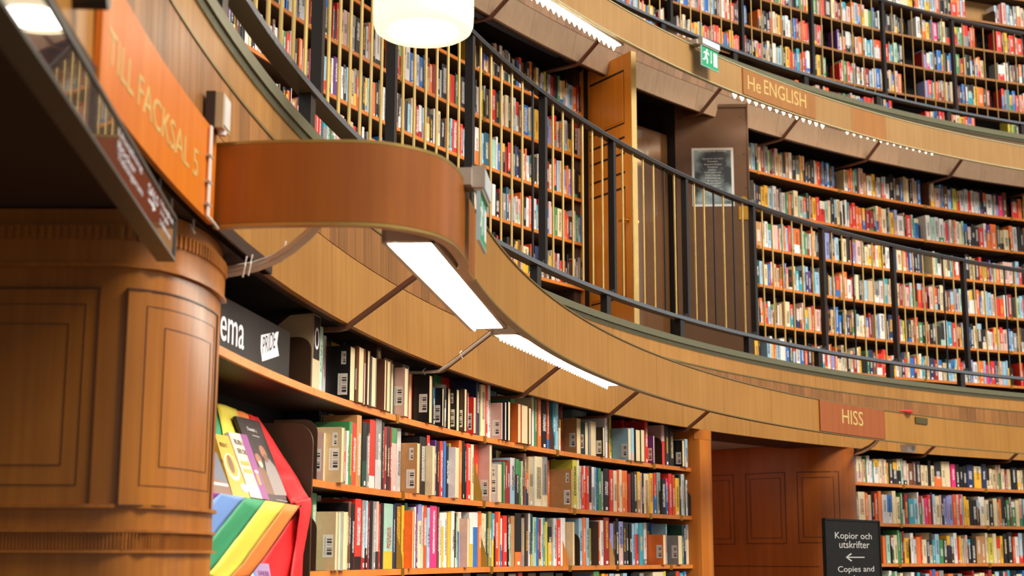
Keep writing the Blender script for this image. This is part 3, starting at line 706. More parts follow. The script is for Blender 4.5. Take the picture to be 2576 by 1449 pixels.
letters_on_cyl('He', 12.445, 135.74, 134.85, 3.985, 4.112, bd); letters_on_cyl('ENGLISH', 12.445, 134.62, 131.75, 4.0, 4.132, bd)

# black floor sign by the far doorway
o = Vector(pol(10.93, 144.35, -0.5)); q = Vector(pol(10.93, 139.78, -0.5)); ex = (q - o).normalized(); W = (q - o).length; n = Vector((ex.y, -ex.x, 0))
t = empty('information_sign', tuple((o + q)/2 + Vector((0,0,FLOOR + 0.5))), 'black standing sign lettered Kopior och utskrifter, Copies and', 'sign')
zt = on_cyl(2150, 1307, 10.93)[1]; zb = -0.75
mb = MB(); mb.prism([tuple(Vector((p.x, p.y, zb))) for p in (o, q)] + [tuple(Vector((p.x, p.y, zt))) for p in (q, o)], tuple(-n*0.02)); mb.build('board', 'black_sign', t)
mb = MB(); f_ = 0.018
def strip(a, b2, z0, z1): mb.prism([tuple(o + ex*a + n*0.0 + Vector((0,0,z0 + 0.5))), tuple(o + ex*b2 + Vector((0,0,z0 + 0.5))), tuple(o + ex*b2 + Vector((0,0,z1 + 0.5))), tuple(o + ex*a + Vector((0,0,z1 + 0.5)))], tuple(n*0.006))
strip(0, W, zt - 0.012, zt); strip(0, 0.012, zb, zt); strip(W - 0.012, W, zb, zt); strip(0, W, zb, zb + 0.012); mb.build('frame', 'black_sign', t)
mb = MB(); m_ = (o + q)/2; mb.tube([(m_.x - n.x*.03, m_.y - n.y*.03, FLOOR + 0.02), (m_.x - n.x*.03, m_.y - n.y*.03, zb + 0.1)], 0.018, 12); mb.build('pole', 'iron', t)
mb = MB(); mb.lathe([(0.0, 0), (0.17, 0), (0.17, 0.012), (0.03, 0.02), (0.0, 0.02)], (m_.x - n.x*.03, m_.y - n.y*.03, FLOOR), 24); mb.build('base_plate', 'iron', t)
mb = MB()
def words_at(txt, x0, x1, y0, y1):
    """x in board fractions, y in photograph rows turned into heights"""
    za, zb2 = on_cyl(2150, y1, 10.93)[1], on_cyl(2150, y0, 10.93)[1]
    text_on_plane(txt, o + ex*(W*x0) + n*0.001 + Vector((0,0,za + 0.5)), ex, (0,0,1), W*(x1 - x0), zb2 - za, 0.001, mb=mb)
words_at('Kopior och', 0.17, 0.84, 1340, 1361); words_at('utskrifter', 0.24, 0.79, 1361, 1379); words_at('Copies and', 0.20, 0.86, 1424, 1443); words_at('prints', 0.33, 0.70, 1447, 1467)
tag(mb.build('lettering', 'letter_grey', t), kind='stuff')
mb = MB(); za = on_cyl(2150, 1402, 10.93)[1] + 0.5
A = lambda a, z: tuple(o + ex*(W*a) + n*0.001 + Vector((0, 0, za + z)))
th_ = 0.0035
mb.prism([A(.36,-th_), A(.69,-th_), A(.69,th_), A(.36,th_)], tuple(n*0.001))
mb.prism([A(.345,0), A(.44,.028), A(.46,.022), A(.37,0)], tuple(n*0.001)); mb.prism([A(.345,0), A(.37,0), A(.46,-.022), A(.44,-.028)], tuple(n*0.001))
mb.build('arrow', 'letter_grey', t)

# ---- glazed sign hung under the near doorway
t = empty('hanging_sign', pol(11.775, 184.5, 0.685), 'long framed dark sign with white writing hanging under the near doorway', 'sign')
ta, tb = 179.62, 191.5; zA, zB = 0.694, 0.803
P0, P1 = Vector(pol(11.778, tb, 0)), Vector(pol(11.772, ta, 0)); ex = (P1 - P0).normalized(); L = (P1 - P0).length; n = Vector((ex.y, -ex.x, 0))
G = lambda a, z, o_=0.0: tuple(P0 + ex*a + n*o_ + Vector((0, 0, z)))
def slab_(nm, a0, a1, z0, z1, o0, o1, mt):
    m_ = MB(); m_.prism([G(a0,z0,o0), G(a1,z0,o0), G(a1,z1,o0), G(a0,z1,o0)], tuple(n*(o1 - o0))); return m_.build(nm, mt, t)
slab_('board', 0.004, L - 0.004, zA + 0.004, zB - 0.004, -0.035, -0.005, 'sign_frame')
slab_('frame_rail', 0, L, zB - 0.008, zB, -0.04, 0.004, 'sign_frame'); slab_('frame_rail', 0, L, zA, zA + 0.007, -0.04, 0.004, 'sign_frame')
slab_('frame_rail', L - 0.008, L, zA, zB, -0.04, 0.004, 'sign_frame'); slab_('frame_rail', 0, 0.008, zA, zB, -0.04, 0.004, 'sign_frame')
m, nt, b = base_mat('sign_glass', (72,58,60), 0.05, 0, 0.6)
b.inputs['Coat Weight'].default_value = 1.0; b.inputs['Coat Roughness'].default_value = 0.02; b.inputs['IOR'].default_value = 1.5
slab_('glass', 0.008, L - 0.008, zA + 0.007, zB - 0.008, -0.006, 0.0, 'sign_glass')
mb = MB()
def hs(txt, a0, a1, z0, z1): text_on_plane(txt, P0 + ex*(L - a1) + n*0.0006 + Vector((0,0,z0)), ex, (0,0,1), a1 - a0, z1 - z0, 0.0004, mb=mb)
hs('SALS', 0.29, 0.43, 0.758, 0.780); hs('Utställning', 0.52, 0.80, 0.772, 0.789); hs('Böcker', 0.60, 0.80, 0.750, 0.766); hs('Tidningsrum', 0.50, 0.80, 0.726, 0.745)
hs('1 Forskarsal', 0.05, 0.25, 0.774, 0.787); hs('2 Foajé', 0.12, 0.25, 0.752, 0.765); hs('3 Referens', 0.08, 0.25, 0.730, 0.743)
q0 = L - 0.42
for pts in (((0,.742),(.07,.742),(.07,.748),(0,.748)), ((.06,.734),(.10,.745),(.06,.756))): mb.prism([G(q0 + a, z, 0.0006) for a, z in pts], tuple(n*0.0004))
tag(mb.build('lettering', 'letter_white', t), kind='stuff')
for aa in (0.25, L - 0.16):
    m_ = MB(); m_.tube([G(aa, 0.87, -0.018), G(aa, zB, -0.018)], 0.004, 8); m_.build('hanger_rod', 'iron', t)
def hook(x, y):
    th, z = on_cyl(x, y, 11.80); p = pol(11.80, th); r = MB()
    pts = [(p[0], p[1], 0.868), (p[0], p[1], 0.850)] + [(p[0] + 0.012*sin(a)*0.5, p[1] - 0.012 + 0.012*cos(a), 0.840 - 0.012*sin(a)) for a in [k*pi*1.3/8 for k in range(9)]]
    r.tube(pts, 0.0034, 6); return r.build('ceiling_hook', 'lamp_grey', smooth=True)
tag(hook(432, 505), 'small screw hook in the soffit, nearer the hanging sign', 'hook', 'soffit hooks'); tag(hook(487, 553), 'small screw hook in the soffit, beside the jamb corner', 'hook', 'soffit hooks')

# ---- exit signs
def exit_sign(label, th0, th1, R, ztop, zb_top, zb_bot, wz, half, facing='both'):
    """box along the board's edge from th0 (near) to th1 with a green plate hung below; carried by a stub from the board"""
    p0, p1 = Vector(pol(R, th0, 0)), Vector(pol(R, th1, 0)); ex = (p1 - p0).normalized(); L = (p1 - p0).length; n = Vector((ex.y, -ex.x, 0))
    r = empty('exit_sign', tuple((p0 + p1)/2 + Vector((0,0,zb_bot))), label, 'exit sign')
    def sl(nm, a0, a1, z0, z1, o0, o1, mt):
        m_ = MB(); m_.prism([tuple(p0 + ex*a + n*o0 + Vector((0,0,z))) for a, z in ((a0,z0),(a1,z0),(a1,z1),(a0,z1))], tuple(n*(o1 - o0))); return m_.build(nm, mt, r)
    sl('lamp_box', 0, L, ztop - wz, ztop, -half, half, 'blue_white_plastic'); sl('end_cap', -0.004, 0.0, ztop - wz - 0.002, ztop + 0.002, -half - 0.002, half + 0.002, 'lamp_grey'); sl('bracket', -0.03 if L < 0.3 else 0, 0.06, ztop - wz*1.0, ztop - 0.01, -half - 0.07, -half, 'lamp_grey')
    sl('slot', 0.0, L, ztop - wz - 0.012, ztop - wz, -0.012, 0.012, 'lamp_grey')
    sl('plate', 0.005, L - 0.005, zb_bot, zb_top, -0.004, 0.004, 'exit_green'); sl('plate_edge', 0.0, 0.005, zb_bot, zb_top, -0.006, 0.006, 'exit_edge'); sl('plate_edge', 0.0, L, zb_bot - 0.004, zb_bot, -0.005, 0.005, 'exit_edge')
    H = zb_top - zb_bot
    for o0, o1 in ((0.004, 0.005),):
        m_ = MB()
        def pg(pts): m_.prism([tuple(p0 + ex*(L*a) + n*o0 + Vector((0,0,zb_bot + H*z))) for a, z in pts], tuple(n*(o1 - o0)))
        pg([(.70,.16),(.92,.16),(.92,.84),(.70,.84)])                                   # doorway
        pg([(.565,.22),(.62,.36),(.585,.36),(.585,.86),(.545,.86),(.545,.36),(.51,.36)])    # arrow
        pg([(.33 + .05*cos(k*pi/5), .83 + .055*sin(k*pi/5)) for k in range(10)])          # running figure: head, body, limbs
        pg([(.22,.76),(.34,.76),(.33,.48),(.22,.50)]); pg([(.24,.76),(.12,.66),(.14,.60),(.26,.68)]); pg([(.33,.72),(.42,.60),(.47,.62),(.40,.74)])
        pg([(.22,.52),(.32,.50),(.38,.36),(.36,.16),(.30,.16),(.31,.33)]); pg([(.22,.52),(.28,.46),(.20,.30),(.08,.28),(.08,.34),(.17,.36)])
        m_.build('pictogram', 'letter_white', r)
    return r
ez = [on_y(1199, y_, 4.15)[2] for y_ in (419, 470, 600)]
exit_sign('green exit sign edge-on, hung on the rounded end of the honey-wood board', 175.8, 174.75, 11.086, ez[0], ez[1] - 0.012, ez[2], ez[0] - ez[1], 0.018)
exit_sign('green running-man exit sign hung on the pale board', 139.55, 138.35, 12.36, 4.205, 4.15, 3.975, 0.048, 0.02)

# ---- theme board on the top shelf
p0, p1 = Vector(pol(11.875, 175.6, 0)), Vector(pol(11.866, 171.66, 0)); ex = (p1 - p0).normalized(); L = (p1 - p0).length; n = Vector((ex.y, -ex.x, 0)); zs = 0.602
t = empty('theme_board', tuple((p0 + p1)/2 + Vector((0,0,zs))), 'shiny black board lettered Tema with a white PRIDE sticker, on the top shelf', 'sign')
mb = MB(); mb.prism([tuple(p0 + Vector((0,0,zs))), tuple(p1 + Vector((0,0,zs))), tuple(p1 + Vector((0,0,zs + .172))), tuple(p0 + Vector((0,0,zs + .168)))], tuple(-n*0.012)); mb.build('board', 'black_board', t)
def along(x, y): 
    """distance along the board and height of a photographed point on its face"""
    d = Vector(ray(x, y)); k = n.dot(p0)/n.dot(d); q = d*k; return (q - p0).dot(ex), q.z
mb = MB(); a0, _ = along(546, 760); a1, _ = along(613, 850)
_, ze0 = along(600, 872); _, ze1 = along(600, 812)
text_on_plane('Tema', p0 + ex*(a0 - (a1 - a0)*0.20) + n*0.0008 + Vector((0,0,0.636)), ex, (0,0,1), (a1 - a0)*1.20, 0.112, 0.0008, mb=mb); tag(mb.build('lettering', 'letter_white', t), kind='stuff')
fl = [along(*q) for q in ((656,843),(700,834),(696,864),(701,895),(659,909),(655,876))]
mb = MB(); mb.prism([tuple(p0 + ex*a + n*0.0006 + Vector((0,0,z))) for a, z in fl], tuple(n*0.0006)); stk = mb.build('sticker', 'letter_white', t)
mb = MB(); A0, z0_ = along(659, 895); A1, z1_ = along(692, 852); vs, fs = fit_text('PRIDE', A1 - A0, 0.058, 0.0005)
k_ = (along(692, 880)[1] - along(659, 897)[1])/(A1 - A0)
mb.add([p0 + ex*(A0 + v[0]) + n*(0.0013 + v[2]) + Vector((0,0,z0_ + 0.004 + v[1] + k_*v[0])) for v in vs], fs); tag(mb.build('lettering', 'black_sign', stk), kind='stuff')

# ---- emergency light box on the near front, with its conduit
bx = [on_cyl(540, 228, 11.735), on_cyl(580, 262, 11.70)]
t = empty('emergency_light', pol(11.75, 178.6, 1.06), 'beige emergency light box with a white front on the gallery front, above the return panel', 'emergency light')
tA, tB = on_cyl(563, 240, 11.725)[0], on_cyl(580, 265, 11.725)[0]; zhi = on_cyl(563, 231, 11.725)[1]; zlo = on_cyl(580, 345, 11.725)[1]
mb = MB(); mb.arc(11.746, 11.771, zlo - 0.002, zhi + 0.002, tB + 0.05, tA + 0.03, 0.3); mb.build('back_plate', 'dark_plastic', t)
mb = MB(); mb.arc(11.725, 11.747, zlo, zhi, tB, tA, 0.3); mb.build('housing', 'beige_plastic', t)
mb = MB(); mb.arc(11.722, 11.726, zlo + 0.008, zhi - 0.008, tB + 0.04, tA - 0.04, 0.3); mb.build('lens', 'white_plastic', t)
mb = MB(); x, y, _ = pol(11.735, (tA + tB)/2); mb.tube([(x, y, zlo), (x, y, zlo - 0.012)], 0.012, 10); mb.build('lamp_socket', 'white_plastic', t)
mb = MB(); a = th_of(527, 11.75, 0.95)
for dd_ in (0.0, 0.06): mb.tube([pol(11.750, a + dd_, zlo - 0.004), pol(11.750, a + dd_, 0.862)], 0.0038, 8)
x, y, _ = pol(11.748, a); mb.tube([(x, y, 0.862), (x + 0.01, y + 0.02, 0.85), (x + 0.012, y + 0.06, 0.845)], 0.0035, 8)
mb.build('conduit', 'cable_white', t, smooth=True)
for q in (1.02, 0.95, 0.89):
    mb = MB(); mb.arc(11.745, 11.757, q, q + 0.006, a - 0.06, a + 0.12, 0.3); mb.build('clip', 'lamp_grey', t)
# dark rounded fitting at the very top left
th, z = on_cyl(220, -4, 11.75); p = pol(11.75, th, z); d = Vector(pol(11.60, th, z)) - Vector(p)
mb = MB(); mb.tube([tuple(Vector(p) + d*-.2), tuple(Vector(p) + d*.25)], 0.020, 20)
tag(mb.build('door_buzzer', 'iron', smooth=True), 'round dark buzzer on the gallery front, left of the TILL FACKSAL board', 'buzzer')

# ---- cables: bundle behind the return panel, and one arc by the HISS board
t = empty('cable_bundle', (-0.74, 4.05, 0.72), 'bundle of pale cables sagging from the return panel to the near jamb', 'cable')
for k in range(6):
    o_ = (k % 3 - 1)*0.012; u_ = (k//3)*0.014 - 0.006
    Pt = [on_y(x, y, Y) for x, y, Y in ((806, 556, 4.02), (776, 588, 4.06), (734, 623, 4.10), (690, 650, 4.14), (640, 668, 4.17), (590, 678, 4.20), (548, 684, 4.22), (500, 688, 4.24))]
    Pt = [(p[0] + o_*0.3, p[1] + o_, p[2] + u_ + (0.016*(i/7) if k in (0, 4) else 0) - 0.004*k*(i/7)) for i, p in enumerate(Pt)]
    pl = []
    for i in range(len(Pt) - 1):
        for j in range(3): pl.append(tuple(Vector(Pt[i]).lerp(Vector(Pt[i+1]), j/3)))
    mb = MB(); mb.tube(pl + [Pt[-1]], 0.0062, 7, cap=False); mb.build('cable', 'cable_black' if k == 4 else 'cable_white', t, smooth=True)
for x, y in ((632, 668), (618, 672), (716, 634)):
    p = on_y(x, y, 4.15); mb = MB(); mb.tube([(p[0]-.004, p[1]-.02, p[2]-.034), (p[0]+.002, p[1]-.022, p[2]+.0), (p[0]+.004, p[1]-.01, p[2]+.030)], 0.0028, 6); mb.build('cable_tie', 'cable_white', t)
t = empty('cable_bundle', pol(11.6, 137.5, 0.85), 'short pale and black cable looping under the HISS board', 'cable')
for k, (mt, du) in enumerate((('cable_white', -0.012), ('cable_black', 0.008), ('cable_black', 0.0))):
    pts = [(2212, 1100, 11.22), (2203, 1112, 11.35), (2188, 1124, 11.5), (2170, 1133, 11.65), (2150, 1139, 11.8), (2136, 1141, 11.95)]
    mb = MB(); mb.tube([pol(R, on_cyl(x, y, R)[0], on_cyl(x, y, R)[1] + du) for x, y, R in pts], 0.010, 7, cap=False); mb.build('cable', mt, t, smooth=True)
# the cable clipped along the second bracket
t = empty('cable_bundle', pol(11.6, 163.2, 0.85), 'pale cable tied along the second bracket of the honey-wood board', 'cable')
mb = MB(); mb.tube([pol(12.05, 163.36, 0.848), pol(11.86, 163.36, 0.842), pol(11.79, 163.36, 0.848), pol(11.74, 163.36, 0.876), pol(11.60, 163.36, 0.974), pol(11.48, 163.36, 1.058), pol(11.2, 163.36, 1.07)], 0.0075, 8, cap=False); mb.build('cable', 'cable_white', t, smooth=True)
for R, z in ((11.68, 0.918), (11.86, 0.842)):
    mb = MB(); mb.tube([pol(R - .012, 163.45, z - 0.02), pol(R, 163.5, z + 0.005), pol(R + .01, 163.2, z + 0.024)], 0.003, 6); mb.build('cable_tie', 'cable_white', t)

# ---- small things on the honey-wood board
mb = MB(); mb.arc(11.128, 11.138, 1.022, 1.072, 133.62, 134.54, 0.4); tag(mb.build('plaque', 'olive_plaque'), 'small olive metal plaque on the board, right of HISS', 'plaque')
mb = MB(); x, y, _ = pol(11.15, 135.1); mb.lathe([(0, 0), (0.055, 0.0), (0.058, 0.012), (0.045, 0.022), (0.0, 0.024)], (x, y, Z0T), 20)
tag(mb.build('alarm_beacon', 'red_plastic', smooth=True), 'flat red beacon lying on the board, right of HISS', 'beacon')
t = empty('sensor', pol(11.25, 133.6, 0.80), 'white motion sensor with a grey lens under the board, right of HISS', 'sensor')
mb = MB(); sa_, sb_ = th_of(2282, 11.21, .85), th_of(2304, 11.21, .85); mb.arc(11.21, 11.27, 0.805, 0.862, sb_, sa_, 0.4); mb.build('housing', 'white_plastic', t)
mb = MB(); sm_ = sb_ + (sa_ - sb_)*.35; p = Vector(pol(11.21, sm_, 0.832)); d = Vector(pol(11.203, sm_, 0.832)) - p; mb.tube([tuple(p), tuple(p + d)], 0.018, 16); mb.build('lens', 'lamp_grey', t)

# ---- pendant lamp
lc = Vector(ray(1065, 84)); lc = lc*(4.55/math.hypot(lc.x, lc.y)); t = empty('pendant_lamp', tuple(lc), 'glowing milky glass cylinder pendant lamp hanging in front of the gallery shelves', 'lamp')
Rl = 0.166; mb = MB()
mb.lathe([(Rl*0.70, 0.004), (Rl*0.86, 0.0), (Rl*0.95, 0.010), (Rl*0.99, 0.028), (Rl, 0.06), (Rl, 0.36), (Rl*0.9, 0.40), (0.03, 0.42)], lc, 48); mb.build('shade', 'pendant_glow', t, smooth=True)
mb = MB(); mb.lathe([(0.0, 0.010), (Rl*0.5, 0.008), (Rl*0.72, 0.006)], lc, 48); mb.build('diffuser', 'pendant_core', t, smooth=True)
mb = MB(); mb.tube([(lc.x, lc.y, lc.z + 0.41), (lc.x, lc.y, lc.z + 0.46)], 0.035, 16); mb.tube([(lc.x, lc.y, lc.z + 0.46), (lc.x, lc.y, 13.0)], 0.006, 8); mb.build('rod', 'brass', t)

# ---- poster on the metal door
def door_pt(x, y):
    """photographed point on the metal door's face: distance along it and height"""
    nn3 = Vector((n2_.x, n2_.y, 0)); d = Vector(ray(x, y)); k = (Vector((h2[0], h2[1], 0)) + nn3*(-0.0)).dot(nn3)/d.dot(nn3); q = d*k
    return (q.x - h2[0])*e2.x + (q.y - h2[1])*e2.y, q.z
c_ = [door_pt(*q) for q in ((1737,374),(1843,371),(1849,517),(1745,522))]
pa, pb = (c_[0][0] + c_[3][0])/2, (c_[1][0] + c_[2][0])/2; pz1, pz0 = (c_[0][1] + c_[1][1])/2, (c_[2][1] + c_[3][1])/2
m, nt, b = base_mat('poster_print', (80,90,92), 0.3)
g = node(nt, 'ShaderNodeNewGeometry'); nz = node(nt, 'ShaderNodeTexNoise'); nz.inputs['Scale'].default_value = 4.5; nz.inputs['Detail'].default_value = 3; nt.links.new(g.outputs['Position'], nz.inputs['Vector'])
cr = node(nt, 'ShaderNodeValToRGB'); cr.color_ramp.elements[0].position = 0.42; cr.color_ramp.elements[0].color = lin((40,42,44)); cr.color_ramp.elements[1].position = 0.62; cr.color_ramp.elements[1].color = lin((136,152,150))
nt.links.new(nz.outputs[0], cr.inputs[0]); nt.links.new(cr.outputs[0], b.inputs['Base Color'])
t = empty('poster', P2(pa, 0, pz0), 'dark grey poster with white writing and a white border on the brown metal door', 'poster')
off = -0.004 if (Vector(P2(0.3, -1, 3)) - Vector((0,0,3))).length < (Vector(P2(0.3, 1, 3)) - Vector((0,0,3))).length else 0.05
sg = -1 if off < 0 else 1
def psl(nm, a0, a1, z0, z1, o0, o1, mt):
    m_ = MB(); m_.prism([P2(a0,o0,z0), P2(a1,o0,z0), P2(a1,o0,z1), P2(a0,o0,z1)], tuple(Vector(P2(a0,o1,z0)) - Vector(P2(a0,o0,z0)))); return m_.build(nm, mt, t)
psl('border', pa, pb, pz0, pz1, 0.0, off, 'letter_grey'); bw = 0.022; psl('print', pa + bw, pb - bw, pz0 + bw, pz1 - bw, off, off + sg*0.001, 'poster_print')
mb = MB(); H = pz1 - pz0; Wp = pb - pa
exd = Vector((e2.x, e2.y, 0)); rows_ = [('Återlämnade böcker', .5, .70, .93, .045)] + [(s_, .5, wd, .80 - .047*i, .026) for i, (s_, wd) in enumerate((('Nyutgivet och barn', .5), ('Fantasy', .24), ('Science fiction', .42), ('Deckare', .24), ('Serier', .2), ('Lyrik, dramatik', .42), ('Film, musik', .36), ('Historia', .36), ('Resor', .26), ('Spel', .34), ('Biografier', .40), ('Kokböcker', .46), ('Hobby och djur', .34), ('Övrigt', .18)))]
for s_, cx_, wd, zr, hh in rows_:
    nmx = exd.cross(Vector((0,0,1))); oo = Vector(P2(pa + Wp*(cx_ - wd/2), off + sg*0.0012, pz0 + H*zr))
    text_on_plane(s_, oo, exd, (0,0,1), Wp*wd, H*hh, 0.0004, mb=mb)
tag(mb.build('lettering', 'letter_grey', t), kind='stuff')
# ================================================================= pride display in the near bay
t = empty('display_stand', pol(11.9, 173.6, -0.1), 'stepped book display stand in the near bay, hidden under a rainbow flag', 'display stand')
mb = MB(); mb.arc(11.825, 11.93, 0.165, 0.172, 171.35, 176.1); mb.build('ledge', 'bookend_brown', t)
mb = MB(); mb.arc(11.93, 11.945, 0.165, 0.47, 171.5, 176.1, 1.0, 12.03, 12.045); mb.build('easel_board', 'bookend_brown', t)
mb = MB(); mb.arc(11.835, 11.93, -0.30, -0.075, 171.9, 176.1); mb.build('lower_step', 'bookend_brown', t)
# tall rounded divider at the right end of the bay, and the smaller ones behind it
def divider(R0, R1, th, z0, z1, rr, thk, nm, mat):
    pts = [(R1, z0), (R1, z1)] + [(R0 + rr - rr*sin(a), z1 - rr + rr*cos(a)) for a in [k*pi/2/8 for k in range(9)]] + [(R0, z0)]
    m_ = MB(); m_.prism([pol(R, th, z) for R, z in pts], tuple(Vector(pol(12, th - thk/12*57.3, 0)) - Vector(pol(12, th, 0)))); return m_.build(nm, mat, near)
divider(11.838, 12.15, th_of(783, 11.838, .2), -0.45, 0.475, 0.075, 0.012, 'divider', 'bookend_brown')
# the cloth: stripes hang askew over the ledge, the red end trails down at the right
t = empty('rainbow_flag', pol(11.82, 173.0, 0.17), 'rainbow flag draped over the book display, its red end hanging down', 'flag')
def cyl_pt(x, y, R): th, z = on_cyl(x, y, R); return Vector(pol(R, th, z))
def cloth(nm, outline, mat, fold=0.0, seed=0, rows=10, cols=6):
    """patch between two edges (lists of pixel,pixel,radius), gently folded"""
    (L_, R_) = outline; rn = random.Random(seed); ph = [rn.uniform(0, 6) for _ in range(3)]
    def samp(E, t_):
        k = t_*(len(E) - 1); i = min(int(k), len(E) - 2); f_ = k - i; return cyl_pt(*E[i]).lerp(cyl_pt(*E[i+1]), f_)
    vs = []; fs = []
    for i in range(rows + 1):
        a, b2 = samp(L_, i/rows), samp(R_, i/rows)
        for j in range(cols + 1):
            p = a.lerp(b2, j/cols); rad_ = Vector((p.x - CX, p.y - CY, 0)).normalized()
            p += rad_*fold*(sin(j/cols*7 + ph[0] + i*0.35) + 0.5*sin(j/cols*13 + i*0.5 + ph[1])); vs.append(tuple(p))
    for i in range(rows):
        for j in range(cols): a = i*(cols+1) + j; fs.append((a, a+1, a+cols+2, a+cols+1))
    m_ = MB(); m_.add(vs, fs); o = m_.build(nm, mat, t, smooth=True); md = o.modifiers.new('thickness', 'SOLIDIFY'); md.thickness = 0.0015; return o
Rf = 11.822
# front drop: each stripe runs from the ledge edge down to the left
edge = lambda x: (x, 1240 + (x - 545)*0.156, Rf)
cloth('stripe', ([edge(518), (518, 1262, Rf)], [edge(553), (518, 1268, Rf)]), 'flag_purple', 0.001, 1)
cloth('stripe', ([edge(553), (518, 1275, Rf)], [edge(616), (518, 1372, Rf)]), 'flag_blue', 0.001, 2)
cloth('stripe', ([edge(616), (518, 1372, Rf)], [edge(667), (548, 1416, Rf + .002), (518, 1446, Rf)]), 'flag_green', 0.001, 3)
cloth('stripe', ([edge(667), (548, 1416, Rf), (520, 1446, Rf)], [edge(719), (610, 1417, Rf + .004), (560, 1470, Rf)]), 'flag_yellow', 0.001, 4)
cloth('stripe', ([edge(719), (610, 1417, Rf + .004), (575, 1455, Rf)], [edge(752), (668, 1398, Rf + .012), (625, 1455, Rf + .02)]), 'flag_orange', 0.001, 5)
# cloth lying back over the easel, above and behind the books
Rt = 12.02
cloth('stripe', ([(530, 1040, Rt), (520, 1140, 11.95)], [(556, 1026, Rt), (570, 1120, 11.96)]), 'flag_green', 0.002, 6)
cloth('stripe', ([(548, 1014, Rt), (560, 1120, 11.96)], [(596, 1030, Rt), (612, 1120, 11.97)]), 'flag_yellow', 0.003, 7)
cloth('stripe', ([(590, 1030, Rt), (605, 1110, 11.97)], [(630, 1044, Rt), (655, 1120, 11.97)]), 'flag_orange', 0.003, 8)
cloth('stripe', ([(622, 1042, Rt), (650, 1120, 11.97), (700, 1200, 11.93), (735, 1268, 11.85)], [(648, 1050, Rt), (702, 1140, 11.94), (752, 1205, 11.88), (778, 1252, 11.83)]), 'flag_red', 0.004, 9, 14)
cloth('stripe', ([(735, 1262, 11.832), (750, 1285, 11.826), (748, 1370, 11.826), (728, 1470, 11.83)], [(778, 1252, 11.823), (778, 1300, 11.818), (768, 1380, 11.818), (756, 1470, 11.822)]), 'flag_red', 0.005, 10, 16, 10)
cloth('stripe', ([(752, 1276, 11.85), (668, 1396, 11.87), (618, 1470, 11.88)], [(760, 1278, 11.835), (755, 1380, 11.84), (742, 1470, 11.845)]), 'flag_red', 0.003, 11, 12)

# ---- display books, leaning back on the ledge (faces to the room)
def face_book(name, label, base, Rb_, top, Rt_, thick, mat, deco=None, spine=None):
    """base / top = (left x, right x, left y, right y) in the photograph at radii Rb_ and Rt_"""
    bl, br = cyl_pt(base[0], base[2], Rb_), cyl_pt(base[1], base[3], Rb_); tl, tr = cyl_pt(top[0], top[2], Rt_), cyl_pt(top[1], top[3], Rt_)
    r = empty(name, tuple((bl + br)/2), label, 'book', 'books on the pride display'); nn = (br - bl).cross(tl - bl).normalized()
    if nn.dot((bl + br)/2) > 0: nn = -nn
    m_ = MB(); m_.prism([tuple(p) for p in (bl, br, tr, tl)], tuple(-nn*0.002)); m_.prism([tuple(p - nn*(thick - .002)) for p in (bl, br, tr, tl)], tuple(-nn*0.002))
    m_.prism([tuple(bl), tuple(tl), tuple(tl + (tr - tl)*0.015), tuple(bl + (br - bl)*0.015)], tuple(-nn*thick)); m_.build('cover', mat, r)
    s_ = lambda a, b2, d: tuple(bl + (br - bl)*a + (tl - bl)*b2*1.0 + ((tr - tl) - (br - bl))*a*b2 - nn*d)
    m_ = MB(); m_.prism([s_(.02,.015,.002), s_(.97,.015,.002), s_(.97,.985,.002), s_(.02,.985,.002)], tuple(-nn*(thick - .004))); m_.build('pages', 'book_pages', r)
    for nm, pts, mt, lift in (deco or []):
        m_ = MB(); m_.prism([s_(a, b2, -lift*0.0005) for a, b2 in pts], tuple(-nn*0.0004)); m_.build(nm, mt, r)
    return r, bl, br, tl, tr, nn, s_
for nm, c in (('cover_black', (46,36,34)), ('cover_brown', (128,88,62)), ('cover_cream', (232,214,190)), ('cover_violet', (150,70,140)), ('cover_mustard', (226,176,58)), ('cover_white', (240,234,226)), ('cover_skin', (168,112,82)), ('cover_grey', (150,142,138)), ('cover_blue_grey', (96,104,122)), ('cover_dark', (34,30,30)), ('cover_lilac', (176,150,190))): plain(nm, c, 0.4, spot=0.1, scale=40)
ell = lambda cx_, cy_, rx, ry, n_=18: [(cx_ + rx*cos(2*pi*k/n_), cy_ + ry*sin(2*pi*k/n_)) for k in range(n_)]
r, bl, br, tl, tr, nn, s_ = face_book('book', 'large dark photo book with two bearded men on its cover, on the pride display', (672, 731, 1258, 1268), 11.868, (592, 652, 1046, 1060), 11.985, 0.012, 'cover_black',
    [('print', ell(.62,.60,.13,.085), 'cover_skin', 1), ('print', ell(.30,.50,.12,.07), 'cover_skin', 1), ('print', [(.42,.08),(.98,.10),(.95,.44),(.78,.53),(.55,.50),(.44,.36)], 'cover_grey', 1), ('print', [(.04,.08),(.44,.08),(.46,.32),(.36,.42),(.16,.40),(.05,.28)], 'cover_brown', 1), ('print', ell(.64,.53,.09,.05), 'cover_brown', 2), ('print', ell(.31,.44,.08,.04), 'cover_cream', 2)])
def on_face(txt, a0, a1, b0, b1, mt='letter_white'):
    ex_ = (br - bl).normalized(); ez_ = (tl - bl).normalized(); W_ = (br - bl).length; H_ = (tl - bl).length; o_ = bl + (br - bl)*a0 + (tl - bl)*b0 + nn*0.0012
    vs, fs = fit_text(txt, W_*(a1 - a0), H_*(b1 - b0), 0.0004); m_ = MB(); m_.add([tuple(o_ + ex_*v[0] + ez_*v[1] + nn*v[2]) for v in vs], fs); tag(m_.build('lettering', mt, r), kind='stuff')
on_face('David & Jim', .30, .90, .845, .90); on_face('en berättelse om kärlek', .42, .98, .80, .815); on_face('bokförlaget', .4, .9, .015, .03)
